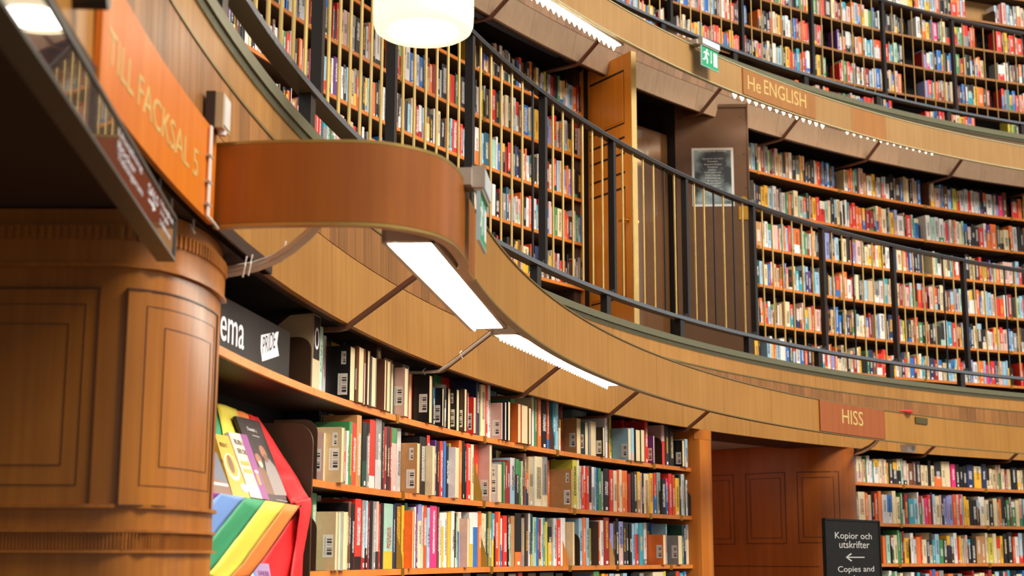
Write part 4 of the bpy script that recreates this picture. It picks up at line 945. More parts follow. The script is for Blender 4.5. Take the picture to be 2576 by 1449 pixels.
r, bl, br, tl, tr, nn, s_ = face_book('book', 'white and purple paperback leaning on the pride display', (630, 678, 1250, 1258), 11.862, (574, 620, 1086, 1094), 11.95, 0.016, 'cover_cream',
    [('print', [(.62,0),(1,0),(1,1),(.62,1)], 'cover_violet', 1), ('print', ell(.80,.42,.10,.03), 'cover_cream', 2), ('print', [(.72,.22),(.84,.22),(.84,.38),(.72,.38)], 'cover_mustard', 2), ('print', [(.12,.50),(.55,.50),(.55,.56),(.12,.56)], 'cover_mustard', 2), ('print', [(.12,.38),(.55,.38),(.55,.44),(.12,.44)], 'cover_mustard', 2), ('print', [(.02,.02),(.60,.02),(.60,.18),(.02,.18)], 'cover_white', 2)])
on_face('RUBEN', .14, .60, .82, .90, 'black_sign'); on_face('SER DIG', .14, .62, .68, .76, 'black_sign')
r, bl, br, tl, tr, nn, s_ = face_book('book', 'mustard yellow paperback with a white cup ring on the pride display', (586, 630, 1247, 1254), 11.858, (540, 574, 1091, 1097), 11.95, 0.016, 'cover_mustard',
    [('print', ell(.50,.48,.40,.22,24), 'cover_white', 1), ('print', ell(.50,.50,.33,.18,24), 'cover_mustard', 2), ('print', ell(.46,.52,.16,.15), 'cover_brown', 3), ('print', ell(.86,.16,.22,.07), 'cover_white', 2)])
on_face('RENT', .10, .55, .80, .87, 'black_sign')
r, bl, br, tl, tr, nn, s_ = face_book('book', 'blue-grey photo paperback half hidden by the jamb on the pride display', (526, 585, 1238, 1247), 11.852, (500, 545, 1132, 1138), 11.91, 0.014, 'cover_blue_grey', [('print', [(.0,.0),(1,.0),(1,.28),(.5,.34),(0,.3)], 'cover_brown', 1), ('print', [(.3,.20),(.95,.20),(.95,.26),(.3,.26)], 'cover_white', 2)])
on_face('MARTIN', .2, .95, .80, .90, 'black_sign')
# lower step, tops only just in the picture
r, bl, br, tl, tr, nn, s_ = face_book('book', 'white and black book on the lower step of the pride display', (592, 660, 1560, 1560), 11.84, (568, 632, 1417, 1416), 11.86, 0.022, 'cover_white', [('print', [(0,0),(.34,0),(.34,1),(0,1)], 'cover_dark', 1)])
r, bl, br, tl, tr, nn, s_ = face_book('book', 'lilac patterned book on the lower step of the pride display', (660, 700, 1560, 1560), 11.84, (632, 676, 1416, 1418), 11.86, 0.018, 'cover_lilac', [('print', [(0,.0),(.12,0),(.12,1),(0,1)], 'flag_blue', 1)])
on_face('SAKER', .3, .98, .80, .88, 'cover_violet')
r, bl, br, tl, tr, nn, s_ = face_book('book', 'dark blue book on the lower step, half behind the jamb', (520, 560, 1560, 1560), 11.835, (512, 550, 1412, 1417), 11.85, 0.018, 'cover_blue_grey', [('print', [(.3,.7),(.9,.72),(.85,.85),(.35,.84)], 'letter_white', 1)])

# ================================================================= books on the shelves
PAL = dict(k=(22,20,20), K=(46,42,40), w=(238,232,224), c=(236,216,172), r=(228,52,38), R=(158,38,34), o=(244,118,46), O=(226,84,40), y=(244,186,50), Y=(212,198,66), g=(72,142,84), G=(36,72,56), b=(48,112,188), B=(40,52,92), l=(158,196,216), t=(58,160,176), p=(232,50,124), P=(222,182,168), n=(122,76,52), N=(74,50,38), s=(146,142,138), a=(208,204,202), u=(104,54,126), v=(150,152,204), e=(208,182,140), m=(166,206,184), d=(140,154,148), T=(196,142,88), q=(156,144,66), D=(46,92,112))
CNAME = dict(k='black', K='charcoal', w='white', c='cream', r='red', R='dark red', o='orange', O='orange-red', y='yellow', Y='lime yellow', g='green', G='dark green', b='blue', B='navy', l='pale blue', t='teal', p='pink', P='pale pink', n='brown', N='dark brown', s='grey', a='light grey', u='purple', v='lavender', e='beige', m='mint', d='grey-green', T='tan', q='olive', D='petrol blue')
INK = {c: ('w' if sum(PAL[c]) < 430 else 'k') for c in PAL}
LC = {c: lin(v) for c, v in PAL.items()}
SPR = random.Random(5)
class Bag:
    """book geometry with colour, ink and title data per face corner"""
    def __init__(s): s.v = []; s.f = []; s.cd = []; s.ik = []; s.pr = []; s.sd = []; s.uv = []
    def quad(s, pts, uvs, col, ink, par, seed):
        o = len(s.v); s.v += pts; s.f.append(tuple(range(o, o + len(pts)))); s.uv += uvs
        for _ in pts: s.cd += col; s.ik += ink; s.pr += par; s.sd.append(seed)
    def build(s, name, parent=None, off=(0,0,0)):
        me = bpy.data.meshes.new(name); me.from_pydata([(p[0]-off[0], p[1]-off[1], p[2]-off[2]) for p in s.v], [], s.f); me.update()
        for nm, dat, typ in (('Col', s.cd, 'FLOAT_COLOR'), ('Ink', s.ik, 'FLOAT_COLOR'), ('Par', s.pr, 'FLOAT_COLOR')):
            me.attributes.new(nm, typ, 'CORNER').data.foreach_set('color', dat)
        me.attributes.new('Seed', 'FLOAT', 'CORNER').data.foreach_set('value', s.sd)
        u = me.uv_layers.new(name='UV'); u.data.foreach_set('uv', [q for p in s.uv for q in p])
        me.materials.append(MATS['book_cover']); o = bpy.data.objects.new(name, me); COL.objects.link(o)
        if parent is not None: o.parent = parent
        else: o.location = off
        return o
NOP = [9.0, -9.0, 0.0, 0.0]
def style(c, w_, h, rnd):
    """ink colour, title run, label, and an optional second colour block"""
    ink = rnd.choice([INK[c]]*5 + (['y', 'w', 'c'] if INK[c] == 'w' else ['k', 'R', 'B']))
    v0 = h*rnd.uniform(.14, .42); v1 = h*rnd.uniform(.62, .95)
    par = [v0, v1, w_*rnd.uniform(.14, .30), (w_*6 if rnd.random() < .38 else 0.0)] if rnd.random() < .86 else [9.0, -9.0, 0.0, (w_*6 if rnd.random() < .35 else 0.0)]
    blk = None
    if rnd.random() < .30: blk = (rnd.choice('kwcroybglaPKs'), rnd.uniform(.12, .8))
    return ink, par, blk
def add_spine(bag, M, w_, h, dep, c, rnd, top=True, plainback=False):
    """solid spine-out book (no separate pages): M maps local (x along shelf, y into shelf, z up)"""
    ink, par, blk = style(c, w_, h, rnd); seed = rnd.random(); col, ik = list(LC[c]), list(LC[ink]); hw = w_/2; bul = min(0.004, w_*.16)
    prof = [(-hw, bul*1.1), (-hw*.5, bul*.25), (hw*.5, bul*.25), (hw, bul*1.1)]
    segs = [(0, h, col)]
    if blk: zb_ = h*blk[1]; segs = [(0, zb_, list(LC[blk[0]])), (zb_, h, col)] if rnd.random() < .5 else [(0, zb_, col), (zb_, h, list(LC[blk[0]]))]
    for z0, z1, cc in segs:
        for (x0, y0), (x1, y1) in zip(prof, prof[1:]):
            bag.quad([M(x0,y0,z0), M(x1,y1,z0), M(x1,y1,z1), M(x0,y0,z1)], [(x0,z0),(x1,z0),(x1,z1),(x0,z1)], cc, ik, par, seed)
    Z2 = [(0,0)]*4
    bag.quad([M(-hw,dep,0), M(-hw,bul,0), M(-hw,bul,h), M(-hw,dep,h)], Z2, col, ik, NOP, seed); bag.quad([M(hw,bul,0), M(hw,dep,0), M(hw,dep,h), M(hw,bul,h)], Z2, col, ik, NOP, seed)
    pg = list(lin((226,206,164)))
    for z in (0, h): bag.quad([M(-hw,bul,z), M(hw,bul,z), M(hw,dep,z), M(-hw,dep,z)], Z2, pg, ik, NOP, seed)
def add_cover(bag, M, w_, h, dep, c, rnd, flip=False, side=None):
    """wrap-round cover shell: spine and two boards with real thickness; flip = fore-edge to the room"""
    ink, par, blk = style(c, w_, h, rnd); seed = rnd.random(); col, ik = list(LC[c]), list(LC[ink]); hw = w_/2; t_ = min(0.0022, w_*.14); bul = 0 if flip else min(0.004, w_*.16); Z2 = [(0,0)]*4
    Y = (lambda y: dep - y) if flip else (lambda y: y)
    prof = [(-hw, bul*1.1), (-hw*.5, bul*.25), (hw*.5, bul*.25), (hw, bul*1.1)]
    segs = [(0, h, col)]
    if blk and not flip: zb_ = h*blk[1]; segs = [(0, zb_, list(LC[blk[0]])), (zb_, h, col)] if rnd.random() < .5 else [(0, zb_, col), (zb_, h, list(LC[blk[0]]))]
    for z0, z1, cc in segs:
        for (x0, y0), (x1, y1) in zip(prof, prof[1:]):
            bag.quad([M(x0,Y(y0),z0), M(x1,Y(y1),z0), M(x1,Y(y1),z1), M(x0,Y(y0),z1)], [(x0,z0),(x1,z0),(x1,z1),(x0,z1)], cc, ik, par if not flip else NOP, seed)
    sp_ = NOP
    for s_ in (-1, 1):
        xo, xi = s_*hw, s_*(hw - t_)
        bag.quad([M(xo,Y(bul),0), M(xo,Y(dep),0), M(xo,Y(dep),h), M(xo,Y(bul),h)], [(-dep/2,0),(dep/2,0),(dep/2,h),(-dep/2,h)], col, ik, sp_ if flip else NOP, seed)
        bag.quad([M(xi,Y(bul+.002),0), M(xi,Y(dep),0), M(xi,Y(dep),h), M(xi,Y(bul+.002),h)], Z2, col, ik, NOP, seed)
        bag.quad([M(xo,Y(dep),0), M(xi,Y(dep),0), M(xi,Y(dep),h), M(xo,Y(dep),h)], Z2, col, ik, NOP, seed)
        for z in (0, h): bag.quad([M(xo,Y(bul),z), M(xi,Y(bul),z), M(xi,Y(dep),z), M(xo,Y(dep),z)], Z2, col, ik, NOP, seed)
    for z in (0, h): bag.quad([M(-hw,Y(bul),z), M(hw,Y(bul),z), M(hw,Y(bul+.003),z), M(-hw,Y(bul+.003),z)], Z2, col, ik, NOP, seed)
def frame_of(R, th, z, lean=0.0):
    t_ = rad(th); tx = Vector((sin(t_), -cos(t_), 0)); ry = Vector((cos(t_), sin(t_), 0)); o = Vector(pol(R, th, z)); cl, sl = cos(lean), sin(lean)
    def M(x, y, h_): X = x*cl + h_*sl; Z = -x*sl + h_*cl; q = o + tx*X + ry*y; return (q.x, q.y, q.z + Z)
    return M, o
BOOKS = []            # every book: dict(area, R, th, z, w, h, dep, c, kind, row, ...)
def px_book(row, R, z, x0, x1, ytop, c, kind='s', dep=0.15, cover=None, lean=0.0, back=False):
    ta, tb2 = th_of(x0, R, z), th_of(x1, R, z); th = (ta + tb2)/2; w_ = max(0.004, R*rad(ta - tb2) - 0.0012)
    h = on_cyl((x0 + x1)/2, ytop, R)[1] - z if ytop is not None else None
    if h is None: return None
    BOOKS.append(dict(row=row, R=R, th=th, z=z, w=w_, h=max(0.05, h), dep=dep, c=c, kind=kind, lean=lean, back=back, px=(x0 + x1)/2, area=(x1 - (cover if cover else x0))*max(20, (h*F_PX/ (Vector(pol(R, th)).length))), cover=cover))
# near bookcase, read off the photograph: colour left-right:top; "cover/left-right" = fore-edge to the room; trailing b = second row behind
TOP = """m801-812:820 a812-820:843 k820/879-893:871 n893/901-915:872 n915/915-919:878 N919/923-930:880 s931/934-946:897 N947-959:848 n960/966-972:903 e972/973-981:907 D981/982-990:913
P991/1017-1026:925 r1026/1027-1036:938 k1037/1079-1088:944 D1089-1096:975 k1096/1112-1117:976 s1117/1118-1124:968 K1124/1126-1134:977 k1134/1148-1156:979 N1156/1168-1175:978 R1175/1176-1180:988 r1181/1191-1198:999
B1199-1207:955 q1207-1211:985 c1211-1222:968 r1222-1228:966 w1228-1235:968 P1235/1261-1264:1013 r1264-1266:1014 B1266/1270-1275:1011 k1275/1278-1285:1010 g1286-1299:1003 o1299/1303-1311:1015 n1311/1312-1329:1019 k1329/1330-1338:1026
c1339-1345:1000 g1346-1352:997 o1354-1363:1004 k1364-1377:1004 O1377-1383:1007 t1392-1399:1013 l1399-1407:1014 k1407-1412:1028 R1412-1417:1023
T1417/1451-1462:1052 D1462/1472-1481:1062 a1481/1487-1500:1060 k1500/1517-1523:1075 w1523-1530:1047 R1530-1534:1046 Y1534-1540:1048 l1540/1581-1589:1077 l1589/1590-1597:1077 G1598/1600-1612:1081 G1612/1613-1623:1081 r1624-1632:1060
u1632/1644-1648:1096 P1666-1674:1070 K1675-1685:1072 K1686-1698:1078 k1698/1717-1724:1108 a1724/1725-1732:1105 y1732-1735:1085 m1735-1743:1084 m1743-1754:1082
k820-862:833b b863-872:840b P873-894:847b Y895-913:857b r960-965:873b r966-988:878b n989-1012:899b a1012-1030:909b B1058-1066:912b g1091-1111:938b O1112-1162:943b c1163-1169:946b R1170-1174:950b u1174-1180:953b a1181-1191:965b l1191-1198:967b l1235-1243:982b l1243-1250:982b G1252-1298:996b k1325-1340:992b
d1442-1478:1030b s1482-1496:1050b l1504-1514:1056b r1566-1575:1057b O1592-1611:1059b c1632-1641:1080b Y1645-1655:1084b Y1698-1708:1087b y1726-1732:1086b"""
MID = """P784/812-819:1087 e819/857-865:1074 r865/865-869:1135 u869-872:1100 w872-877:1083 g878-886:1060 O886-896:1064 T897-909:1044 m909-912:1060 G912-923:1061 k923-930:1064 r930-944:1056 s945-961:1054 K961-966:1062 R966-973:1073 K973-981:1072 R981-985:1074 P985-999:1076 a999-1009:1077
T1010/1048-1056:1114 k1056-1073:1099 k1074-1082:1095 R1082-1086:1122 c1086/1087-1094:1121 u1094-1098:1107 k1099-1106:1110 r1107-1115:1110 b1116-1123:1110 k1123-1130:1122 q1130-1134:1115 w1134/1145-1154:1125 o1155-1164:1108 k1164-1169:1109 k1169-1174:1122 r1175-1186:1116 c1186-1193:1118 r1194-1205:1118
P1206/1231-1237:1118 a1237/1252-1262:1167 l1263-1267:1162 g1267-1272:1162 R1272-1277:1163 R1277-1284:1158 l1285-1298:1152 K1298-1308:1155 g1308-1313:1160 c1313-1316:1160 N1316-1320:1150 n1320-1325:1141 B1325-1331:1190 e1331-1344:1150 l1344-1347:1152 c1347-1366:1149 c1366-1379:1149 o1379-1384:1158
T1384/1438-1442:1180 Y1442-1453:1157 c1453-1459:1157 m1459-1464:1172 r1464-1470:1172 O1470-1475:1172 r1476-1483:1175 P1484-1490:1172 w1491-1498:1175 l1498-1501:1176 b1502-1507:1177 g1507-1514:1178 s1514-1519:1186 k1520-1534:1179 r1535-1544:1182 c1545-1554:1184 O1554-1560:1182 c1560-1567:1182 o1567-1574:1184 o1574-1580:1184
R1581-1589:1192 K1590-1597:1190 K1597-1604:1188 T1605-1613:1187 P1613-1617:1190 k1617-1621:1190 c1622-1635:1192 y1636-1645:1191 b1646-1653:1190 d1654-1664:1189 k1667-1677:1205 p1677-1682:1204 r1684-1693:1192 O1694-1700:1195 y1701-1711:1203 G1711-1716:1195 a1716-1724:1193 G1724-1727:1200 w1727-1732:1208
k800-812:1022b k812-830:1018b y822-828:1019b c829-838:1021b p838-844:1022b b845-850:1043b g850-856:1044b B861-868:1048b l868-873:1053b k1010-1018:1082b c1018-1027:1083b r1028-1036:1083b y1037-1043:1083b k1234-1240:1130b k1241-1248:1130b c1249-1254:1133b Y1254-1262:1135b G1385-1391:1157b y1392-1400:1155b y1400-1407:1156b r1419-1424:1160b r1424-1430:1160b"""
BOT = """g782-795:1240 e795/842-849:1287 l849/850-857:1288 r857-861:1290 c861/862-873:1287 k873-876:1265 n876-883:1261 k883-892:1268 r893-909:1255 R910-919:1258 k919-925:1259 R925-928:1262 k929-938:1259 s938-946:1261 K946-953:1261 r953-955:1268 k955-965:1265 m966-989:1267 B989-993:1268 k993-1010:1266 y1011-1017:1271 G1018-1025:1265 o1026/1036-1041:1284 w1042-1046:1275 u1046-1052:1270 v1052-1061:1268 c1061-1065:1270 O1065-1074:1271 l1075-1082:1277 p1082-1100:1272 n1101-1105:1275
w1106-1110:1290 w1111-1117:1290 w1117-1125:1289 y1127-1135:1289 w1136-1145:1286 k1145-1148:1290 m1148-1152:1300 c1152-1155:1288 a1156-1161:1288 k1162-1168:1303 P1168/1175-1181:1304 w1181-1191:1289 w1191-1203:1289 o1204-1212:1286 c1213-1217:1291 c1217-1224:1292 G1225-1230:1290 q1230-1238:1287 t1238-1246:1291 r1247-1254:1287 o1254-1260:1287 b1260-1264:1304 r1267-1277:1297 k1278-1282:1295 m1282-1286:1318 T1287-1296:1298 k1297-1313:1291 s1313-1321:1303 N1323-1330:1294 a1330-1336:1291 G1337-1341:1293 m1342-1351:1301 b1352-1357:1302 R1357-1362:1306 c1363-1367:1303 t1367-1372:1302 Y1373-1379:1313 k1380-1390:1325 s1390-1393:1307 a1394-1402:1304 r1402-1412:1308 w1412-1424:1303
e1425/1441-1446:1313 l1458-1467:1304 o1468-1476:1302 l1477-1484:1303 q1484-1489:1329 N1489/1505-1505:1312 o1505-1512:1312 w1512-1520:1309 R1521-1535:1302 v1537-1546:1317 N1546-1550:1312 k1551-1558:1304 v1559-1570:1312 K1570-1576:1314 K1576-1583:1314 k1585-1592:1318 l1592-1599:1318 l1600-1609:1316 t1610-1620:1316 w1621-1629:1315 o1629/1669-1677:1345 l1677-1680:1318 s1680/1707-1718:1347 G1718-1722:1322 B1722-1728:1322 s1728-1735:1320
w796-806:1246b r807-823:1259b k825-836:1259b Y837-856:1252b B858-874:1250b y1631-1637:1315b b1639-1650:1316b K1652-1658:1316b B1660-1670:1320b t1679-1686:1320b G1688-1707:1322b"""
LOW = """n1165-1185:1441 k1200-1240:1443 N1250-1270:1440 k1280-1300:1443 R1305-1316:1440 N1330-1350:1441 K1360-1395:1440 k1400-1418:1442 s1496-1510:1437 y1516-1524:1443 o1526-1533:1444 k1535-1548:1443 c1550-1562:1444 l1570-1580:1442 k1590-1610:1442 s1612-1622:1442 c1645-1672:1439 Y1672-1678:1437 k1680-1702:1438 e1704-1712:1437 t1713-1722:1441 b1723-1730:1438"""
import re
def read_near(txt, row, z):
    items = []
    for tk in txt.split():
        m_ = re.match(r'([A-Za-z])(?:(\d+)/)?(\d+)-(\d+):(\d+)(b?)$', tk); c, cov, x0, x1, y, bk = m_.groups(); items.append((c, int(cov) if cov else None, int(x0), max(int(x1), int(x0)+2), int(y), bk == 'b'))
    front = [i for i in items if not i[5]]; need = 0.0
    for c, cov, x0, x1, y, _ in reversed(front):                     # right to left: a bared cover pushes its left neighbour deeper
        base = 11.822 if cov else 11.858 + SPR.uniform(-.004, .006)
        R = min(max(base, need), 11.99)
        p = Vector(pol(R, th_of(x0, R, z), z)).length
        px_book(row, R, z + 0.0005, x0, x1, y, c, 'f' if cov else 's', 0.15 if R < 11.95 else 0.13, cov)
        need = R + (x0 - cov)*p/F_PX/0.95 if cov and x0 - cov > 3 else 0.0
    for c, cov, x0, x1, y, _ in [i for i in items if i[5]]:
        px_book(row, 12.01, z + 0.0005, x0, x1, y, c, 's', 0.14, None, 0.0, True)
read_near(TOP, 'top', G0Z[0]); read_near(MID, 'middle', G0Z[1]); read_near(BOT, 'bottom', G0Z[2]); read_near(LOW, 'lowest', G0Z[3])

# other shelves: runs read in crop units; (x offset, scale) turn them into photograph columns; "_a-b" keeps a gap dark
BENDS = []            # bookend plates seen on the far shelves
def read_row(row, R, z, spec, hmin, hmax, z_lo=None, dark=''):
    last = None
    for off, sc, txt in spec:
        for tk in txt.split():
            m_ = re.match(r'([A-Za-z_#])(\d+)-(\d+)$', tk); c, a, b2 = m_.group(1), off + int(m_.group(2))/sc, off + int(m_.group(3))/sc
            if last is not None and 2.2 < a - last < (900 if row.startswith('left') else 26) and c != '_':        # thin volumes the reading skipped
                n_ = max(1, int((a - last)/5.5))
                for k in range(n_): put_far(row, R, z, last + (a - last)*k/n_, last + (a - last)*(k+1)/n_, SPR.choice('kKcnwsRBGePao'), hmin, hmax)
            if c == '#': BENDS.append((row, R, z, a))
            elif c != '_': put_far(row, R, z, a, b2, c, hmin, hmax)
            last = b2
    if not row.startswith('left'):                                     # the row goes on past the picture's edge
        x = last + 1
        while x < 2760:
            q_ = x + SPR.uniform(6, 15)
            if SPR.random() < .9: put_far(row, R, z, x, q_, SPR.choice('kKcnwsRBGePaorylbt'), hmin, hmax)
            x = q_
def put_far(row, R, z, a, b2, c, hmin, hmax):
    """wide readings are several volumes of one colour"""
    n_ = max(1, int(round((b2 - a)/13.0))); hh = SPR.uniform(hmin, hmax)
    for k in range(n_):
        Rk = R + 0.018 + SPR.uniform(0, .012); x0, x1 = a + (b2 - a)*k/n_, a + (b2 - a)*(k+1)/n_
        ta, tb2 = th_of(x0, Rk, z), th_of(x1, Rk, z); w_ = max(0.005, Rk*rad(ta - tb2) - 0.001); h = hh if n_ > 1 and k else SPR.uniform(hmin, hmax); hh = h
        BOOKS.append(dict(row=row, R=Rk, th=(ta + tb2)/2, z=z + 0.0005, w=w_, h=h, dep=0.15, c=c, kind='s', lean=SPR.gauss(0, .010), back=False, px=(x0 + x1)/2, area=(x1 - x0)*h*F_PX/Vector(pol(Rk, (ta+tb2)/2)).length, cover=None))
A1, A2, A3, A4 = (550, 4.2), (800, 3.451), (1180, 4.39), (1180, 4.261)
L1 = 'left gallery case, '
read_row(L1 + 'top shelf', R1S, G1Z[0], [(1180, 5.574, 'y65-105 k110-180 u180-212 c215-265 o265-285 k285-335 e335-352 P355-390 k390-430 n430-470 P470-500 G505-560 w560-575 K575-660 b670-700 O705-740 n740-770 k775-805 K805-850 P855-890 k900-940 o940-980 k985-1010 a1010-1060 Y1065-1085 K1085-1100 s1100-1150 R1155-1190 K1195-1245 g1245-1280 b1280-1325 s1325-1355 K1355-1395 l1395-1460 o1460-1510 R1515-1545 K1545-1600 P1600-1615')], .215, .285)
read_row(L1 + 'second shelf', R1S, G1Z[1], [A1 + ('k560-640 w640-700 b715-745 c745-785 r785-812 K840-860 a860-925 P930-955 R960-990 K990-1010 k1110-1160 r1205-1220 k1225-1245 r1248-1265 o1265-1285 P1320-1360 e1365-1400',), A2 + ('k325-368 Y370-383 k385-413 a415-440 P442-475 w500-545 K548-570 #575-600 o600-632 m705-722 Y725-750 w760-798 b800-850 b880-913 k915-947 o970-995 R1000-1035 a1060-1073 k1075-1125 r1150-1192 k1193-1196 g1197-1220 K1240-1280',),
   A3 + ('w55-70 k72-88 r90-112 Y115-160 #165-168 K180-225 P228-245 r250-293 K295-335 w365-390 c405-440 K440-460 l480-518 w520-555 b595-658 t660-680 m700-725 y730-770 t850-860 v862-885 v886-910 r940-968 P970-1005 n1005-1025 l1055-1093 y1095-1135 R1165-1200 P1203-1240 k1262-1283 y1285-1305',)], .22, .285)
read_row(L1 + 'third shelf', R1S, G1Z[2], [A1 + ('w15-95 u97-125 k127-153 k155-180 n185-215 k217-240 k245-275 w280-320 y322-350 k352-385 w387-415 a430-460 k465-500 b502-535 w590-620 k622-655 c657-675 r710-745 c750-790 k835-850 o850-885 k887-910 K930-953 R955-990',), A2 + ('l50-90 w115-132 u135-180 k222-245 l247-280 y315-335 O337-357 w358-385 s408-428 l430-450 t452-475 k500-522 k524-545 w547-562 w563-580 K600-635 a720-733 P735-755 l780-805 c810-850 R875-903 s905-940 k970-1000 a1002-1035 k1065-1100 n1102-1130 l1148-1168 r1172-1210 r1212-1225 r1240-1260 l1262-1280',),
   A3 + ('w70-112 l140-170 D172-225 y226-236 m255-298 a300-320 b322-345 k375-400 R402-430 k432-460 s490-512 k513-520 B522-555 k558-600 w605-622 o624-640 w642-670 G672-690 K715-755 c757-770 R855-890 P892-915 K945-970 l975-998 e1000-1025 v1055-1080 o1083-1103 v1105-1122 u1123-1140 c1150-1168 k1170-1200 k1205-1240 k1265-1285 B1290-1325',)], .215, .28)
read_row(L1 + 'fourth shelf', R1S, G1Z[3], [A1 + ('s265-300 P320-355 k360-400 r405-485 b487-505 r515-558 k560-590 k592-615 l600-625 n627-645 b648-670 k672-700 y703-722 o724-750 T760-805 #815-820 k920-940 k942-970 n972-1010 r1030-1055 r1057-1085 t1090-1140 m1150-1180 n1185-1210 s1212-1240 P1245-1325 K1335-1385',), A2 + ('t45-77 r80-108 n110-155 P180-232 B235-275 r305-328 k332-355 n357-380 k400-420 s422-440 e442-470 r500-530 b532-562 k580-610 P720-755 w780-830',), A4 + ('D165-190 t192-225 w250-285 k288-328 s365-400 D402-430 r432-450 u480-498 P500-525 m527-552 k585-614 w616-645 O647-670 a695-728 t730-748 b835-862 P863-890 g920-950 c952-1000 r1030-1045 O1048-1073 B1076-1110 g1150-1175 l1177-1200 b1202-1218 r1245-1280',)], .20, .28)
read_row(L1 + 'fifth shelf', R1S, G1Z[4], [A4 + ('k230-254 k257-288 K290-300 r300-316 y318-342 m345-360 k368-410 K412-442 k480-500 y502-525 n527-557 c585-640 G642-662 O664-680 n690-708 B712-750 s835-860 k862-885 c887-902 R925-950 a952-975 r977-1000 k1035-1055 k1057-1075 N1078-1110 R1110-1120 s1145-1175 s1177-1200 k1202-1222 b1250-1280',)], .18, .26)
read_row(L1 + 'lowest shelf', R1S, G1Z[5], [A4 + ('k700-760 N765-800 k830-870 s872-890 w892-910 B912-940 k942-965 w967-1022 k1030-1052 k1054-1080 k1085-1100 R1102-1130 k1132-1155',)], .16, .21)
B1_, B2_, B3_, B4_ = (1880, 4.528), (1880, 4.025), (2220, 5.368), (2220, 4.528)
Rr = 'right gallery case, '
read_row(Rr + 'top shelf', R1S, G1Z[0], [B1_ + ('c20-45 l50-95 #100-105 R160-195 d197-245 k255-285 p286-292 k293-315 e320-360 e365-405 l410-440 T442-475 w480-515 k517-555 d560-600 e602-614 y616-640 P642-660 B665-690 k692-730 k732-768 a770-785 r800-840 k850-862 b864-882 k884-905 b908-945 k950-968 s970-985 #1000-1005 _1006-1108 e1110-1150 b1155-1180 o1182-1210 m1212-1228 t1230-1255 _1256-1278 P1282-1330 T1332-1365 w1370-1425 y1430-1465 k1467-1482 a1485-1525 k1527-1532 O1534-1560 w1565-1600',), B3_ + ('w30-98 k102-160 s165-178 N180-245 b250-280 e290-328 c330-365 k375-413 P420-448 e450-475 b480-525 _526-638 n640-660 c662-710 P715-780 l785-808 b810-830 n833-890 a893-935 b938-955 Y960-1012 e1015-1050 a1055-1110 a1113-1163 r1165-1205 w1208-1245 a1248-1300 l1302-1325 u1330-1368 k1370-1410 w1415-1490 t1492-1508 P1515-1543 v1546-1575 p1580-1635 n1640-1690 #1700-1705 _1706-1750 k1752-1838 o1842-1890 k1892-1910',)], .215, .285)
read_row(Rr + 'second shelf', R1S, G1Z[1], [B1_ + ('c25-50 d55-80 n82-100 B102-132 K134-160 y162-198 y200-240 l250-290 a295-338 P345-365 k367-395 a398-440 g445-475 o478-505 G507-530 c535-585 m590-645 O647-680 G682-710 P712-722 R724-742 y745-790 r793-830 w833-890 m893-925 P927-955 k960-1000 l1002-1025 c1028-1065 #1070-1075 k1098-1120 w1122-1145 t1148-1168 r1172-1205 r1207-1240 o1243-1275 o1277-1312 b1320-1352 R1356-1445 k1448-1472 c1476-1505 o1507-1540 c1543-1590 k1592-1606',), B3_ + ('w0-65 k68-88 s90-112 y115-165 v170-208 w210-295 P297-310 k312-328 r332-400 m402-425 t427-440 c443-500 #505-510 _512-600 w602-660 m663-718 a720-770 w775-835 a838-858 r860-895 v898-915 c918-950 s952-973 o976-1005 w1008-1050 c1052-1083 m1085-1110 k1112-1160 k1162-1210 k1215-1262 k1264-1310 r1315-1375 w1378-1415 u1418-1470 o1475-1555 G1558-1595 e1598-1648 c1652-1720 #1725-1730 a1775-1830 k1850-1880 k1882-1911',)], .215, .285)
read_row(Rr + 'third shelf', R1S, G1Z[2], [B1_ + ('b88-105 T108-160 e172-200 w205-240 l243-278 w283-312 P316-358 r360-372 m374-396 l400-425 o428-444 l446-470 r472-500 k505-535 w540-605 k608-636 m640-664 g666-690 R692-715 w717-733 O736-760 e762-790 k792-800 P870-890 v893-945 B975-1000 l1010-1050 _1052-1070 #1072-1075 c1090-1140 k1143-1180 v1195-1240 P1245-1310 k1318-1342 c1346-1380 c1382-1420 e1425-1465 w1470-1500 y1502-1535 k1540-1580 w1585-1606',), B3_ + ('k20-50 w52-110 b160-200 c205-270 o290-328 R330-360 b370-410 u412-440 k450-478 k480-510 #540-545 _546-690 c695-718 m720-752 w755-800 e810-850 c853-888 k890-920 t925-948 O952-975 r978-1000 o1003-1040 R1042-1060 _1062-1125 k1130-1182 e1188-1222 q1225-1260 N1268-1312 r1318-1352 Y1356-1415 R1418-1452 u1456-1478 P1480-1500 m1503-1542 o1546-1590 c1600-1638 P1640-1770 _1775-1805 l1808-1852 r1858-1890 k1892-1910',)], .20, .275)
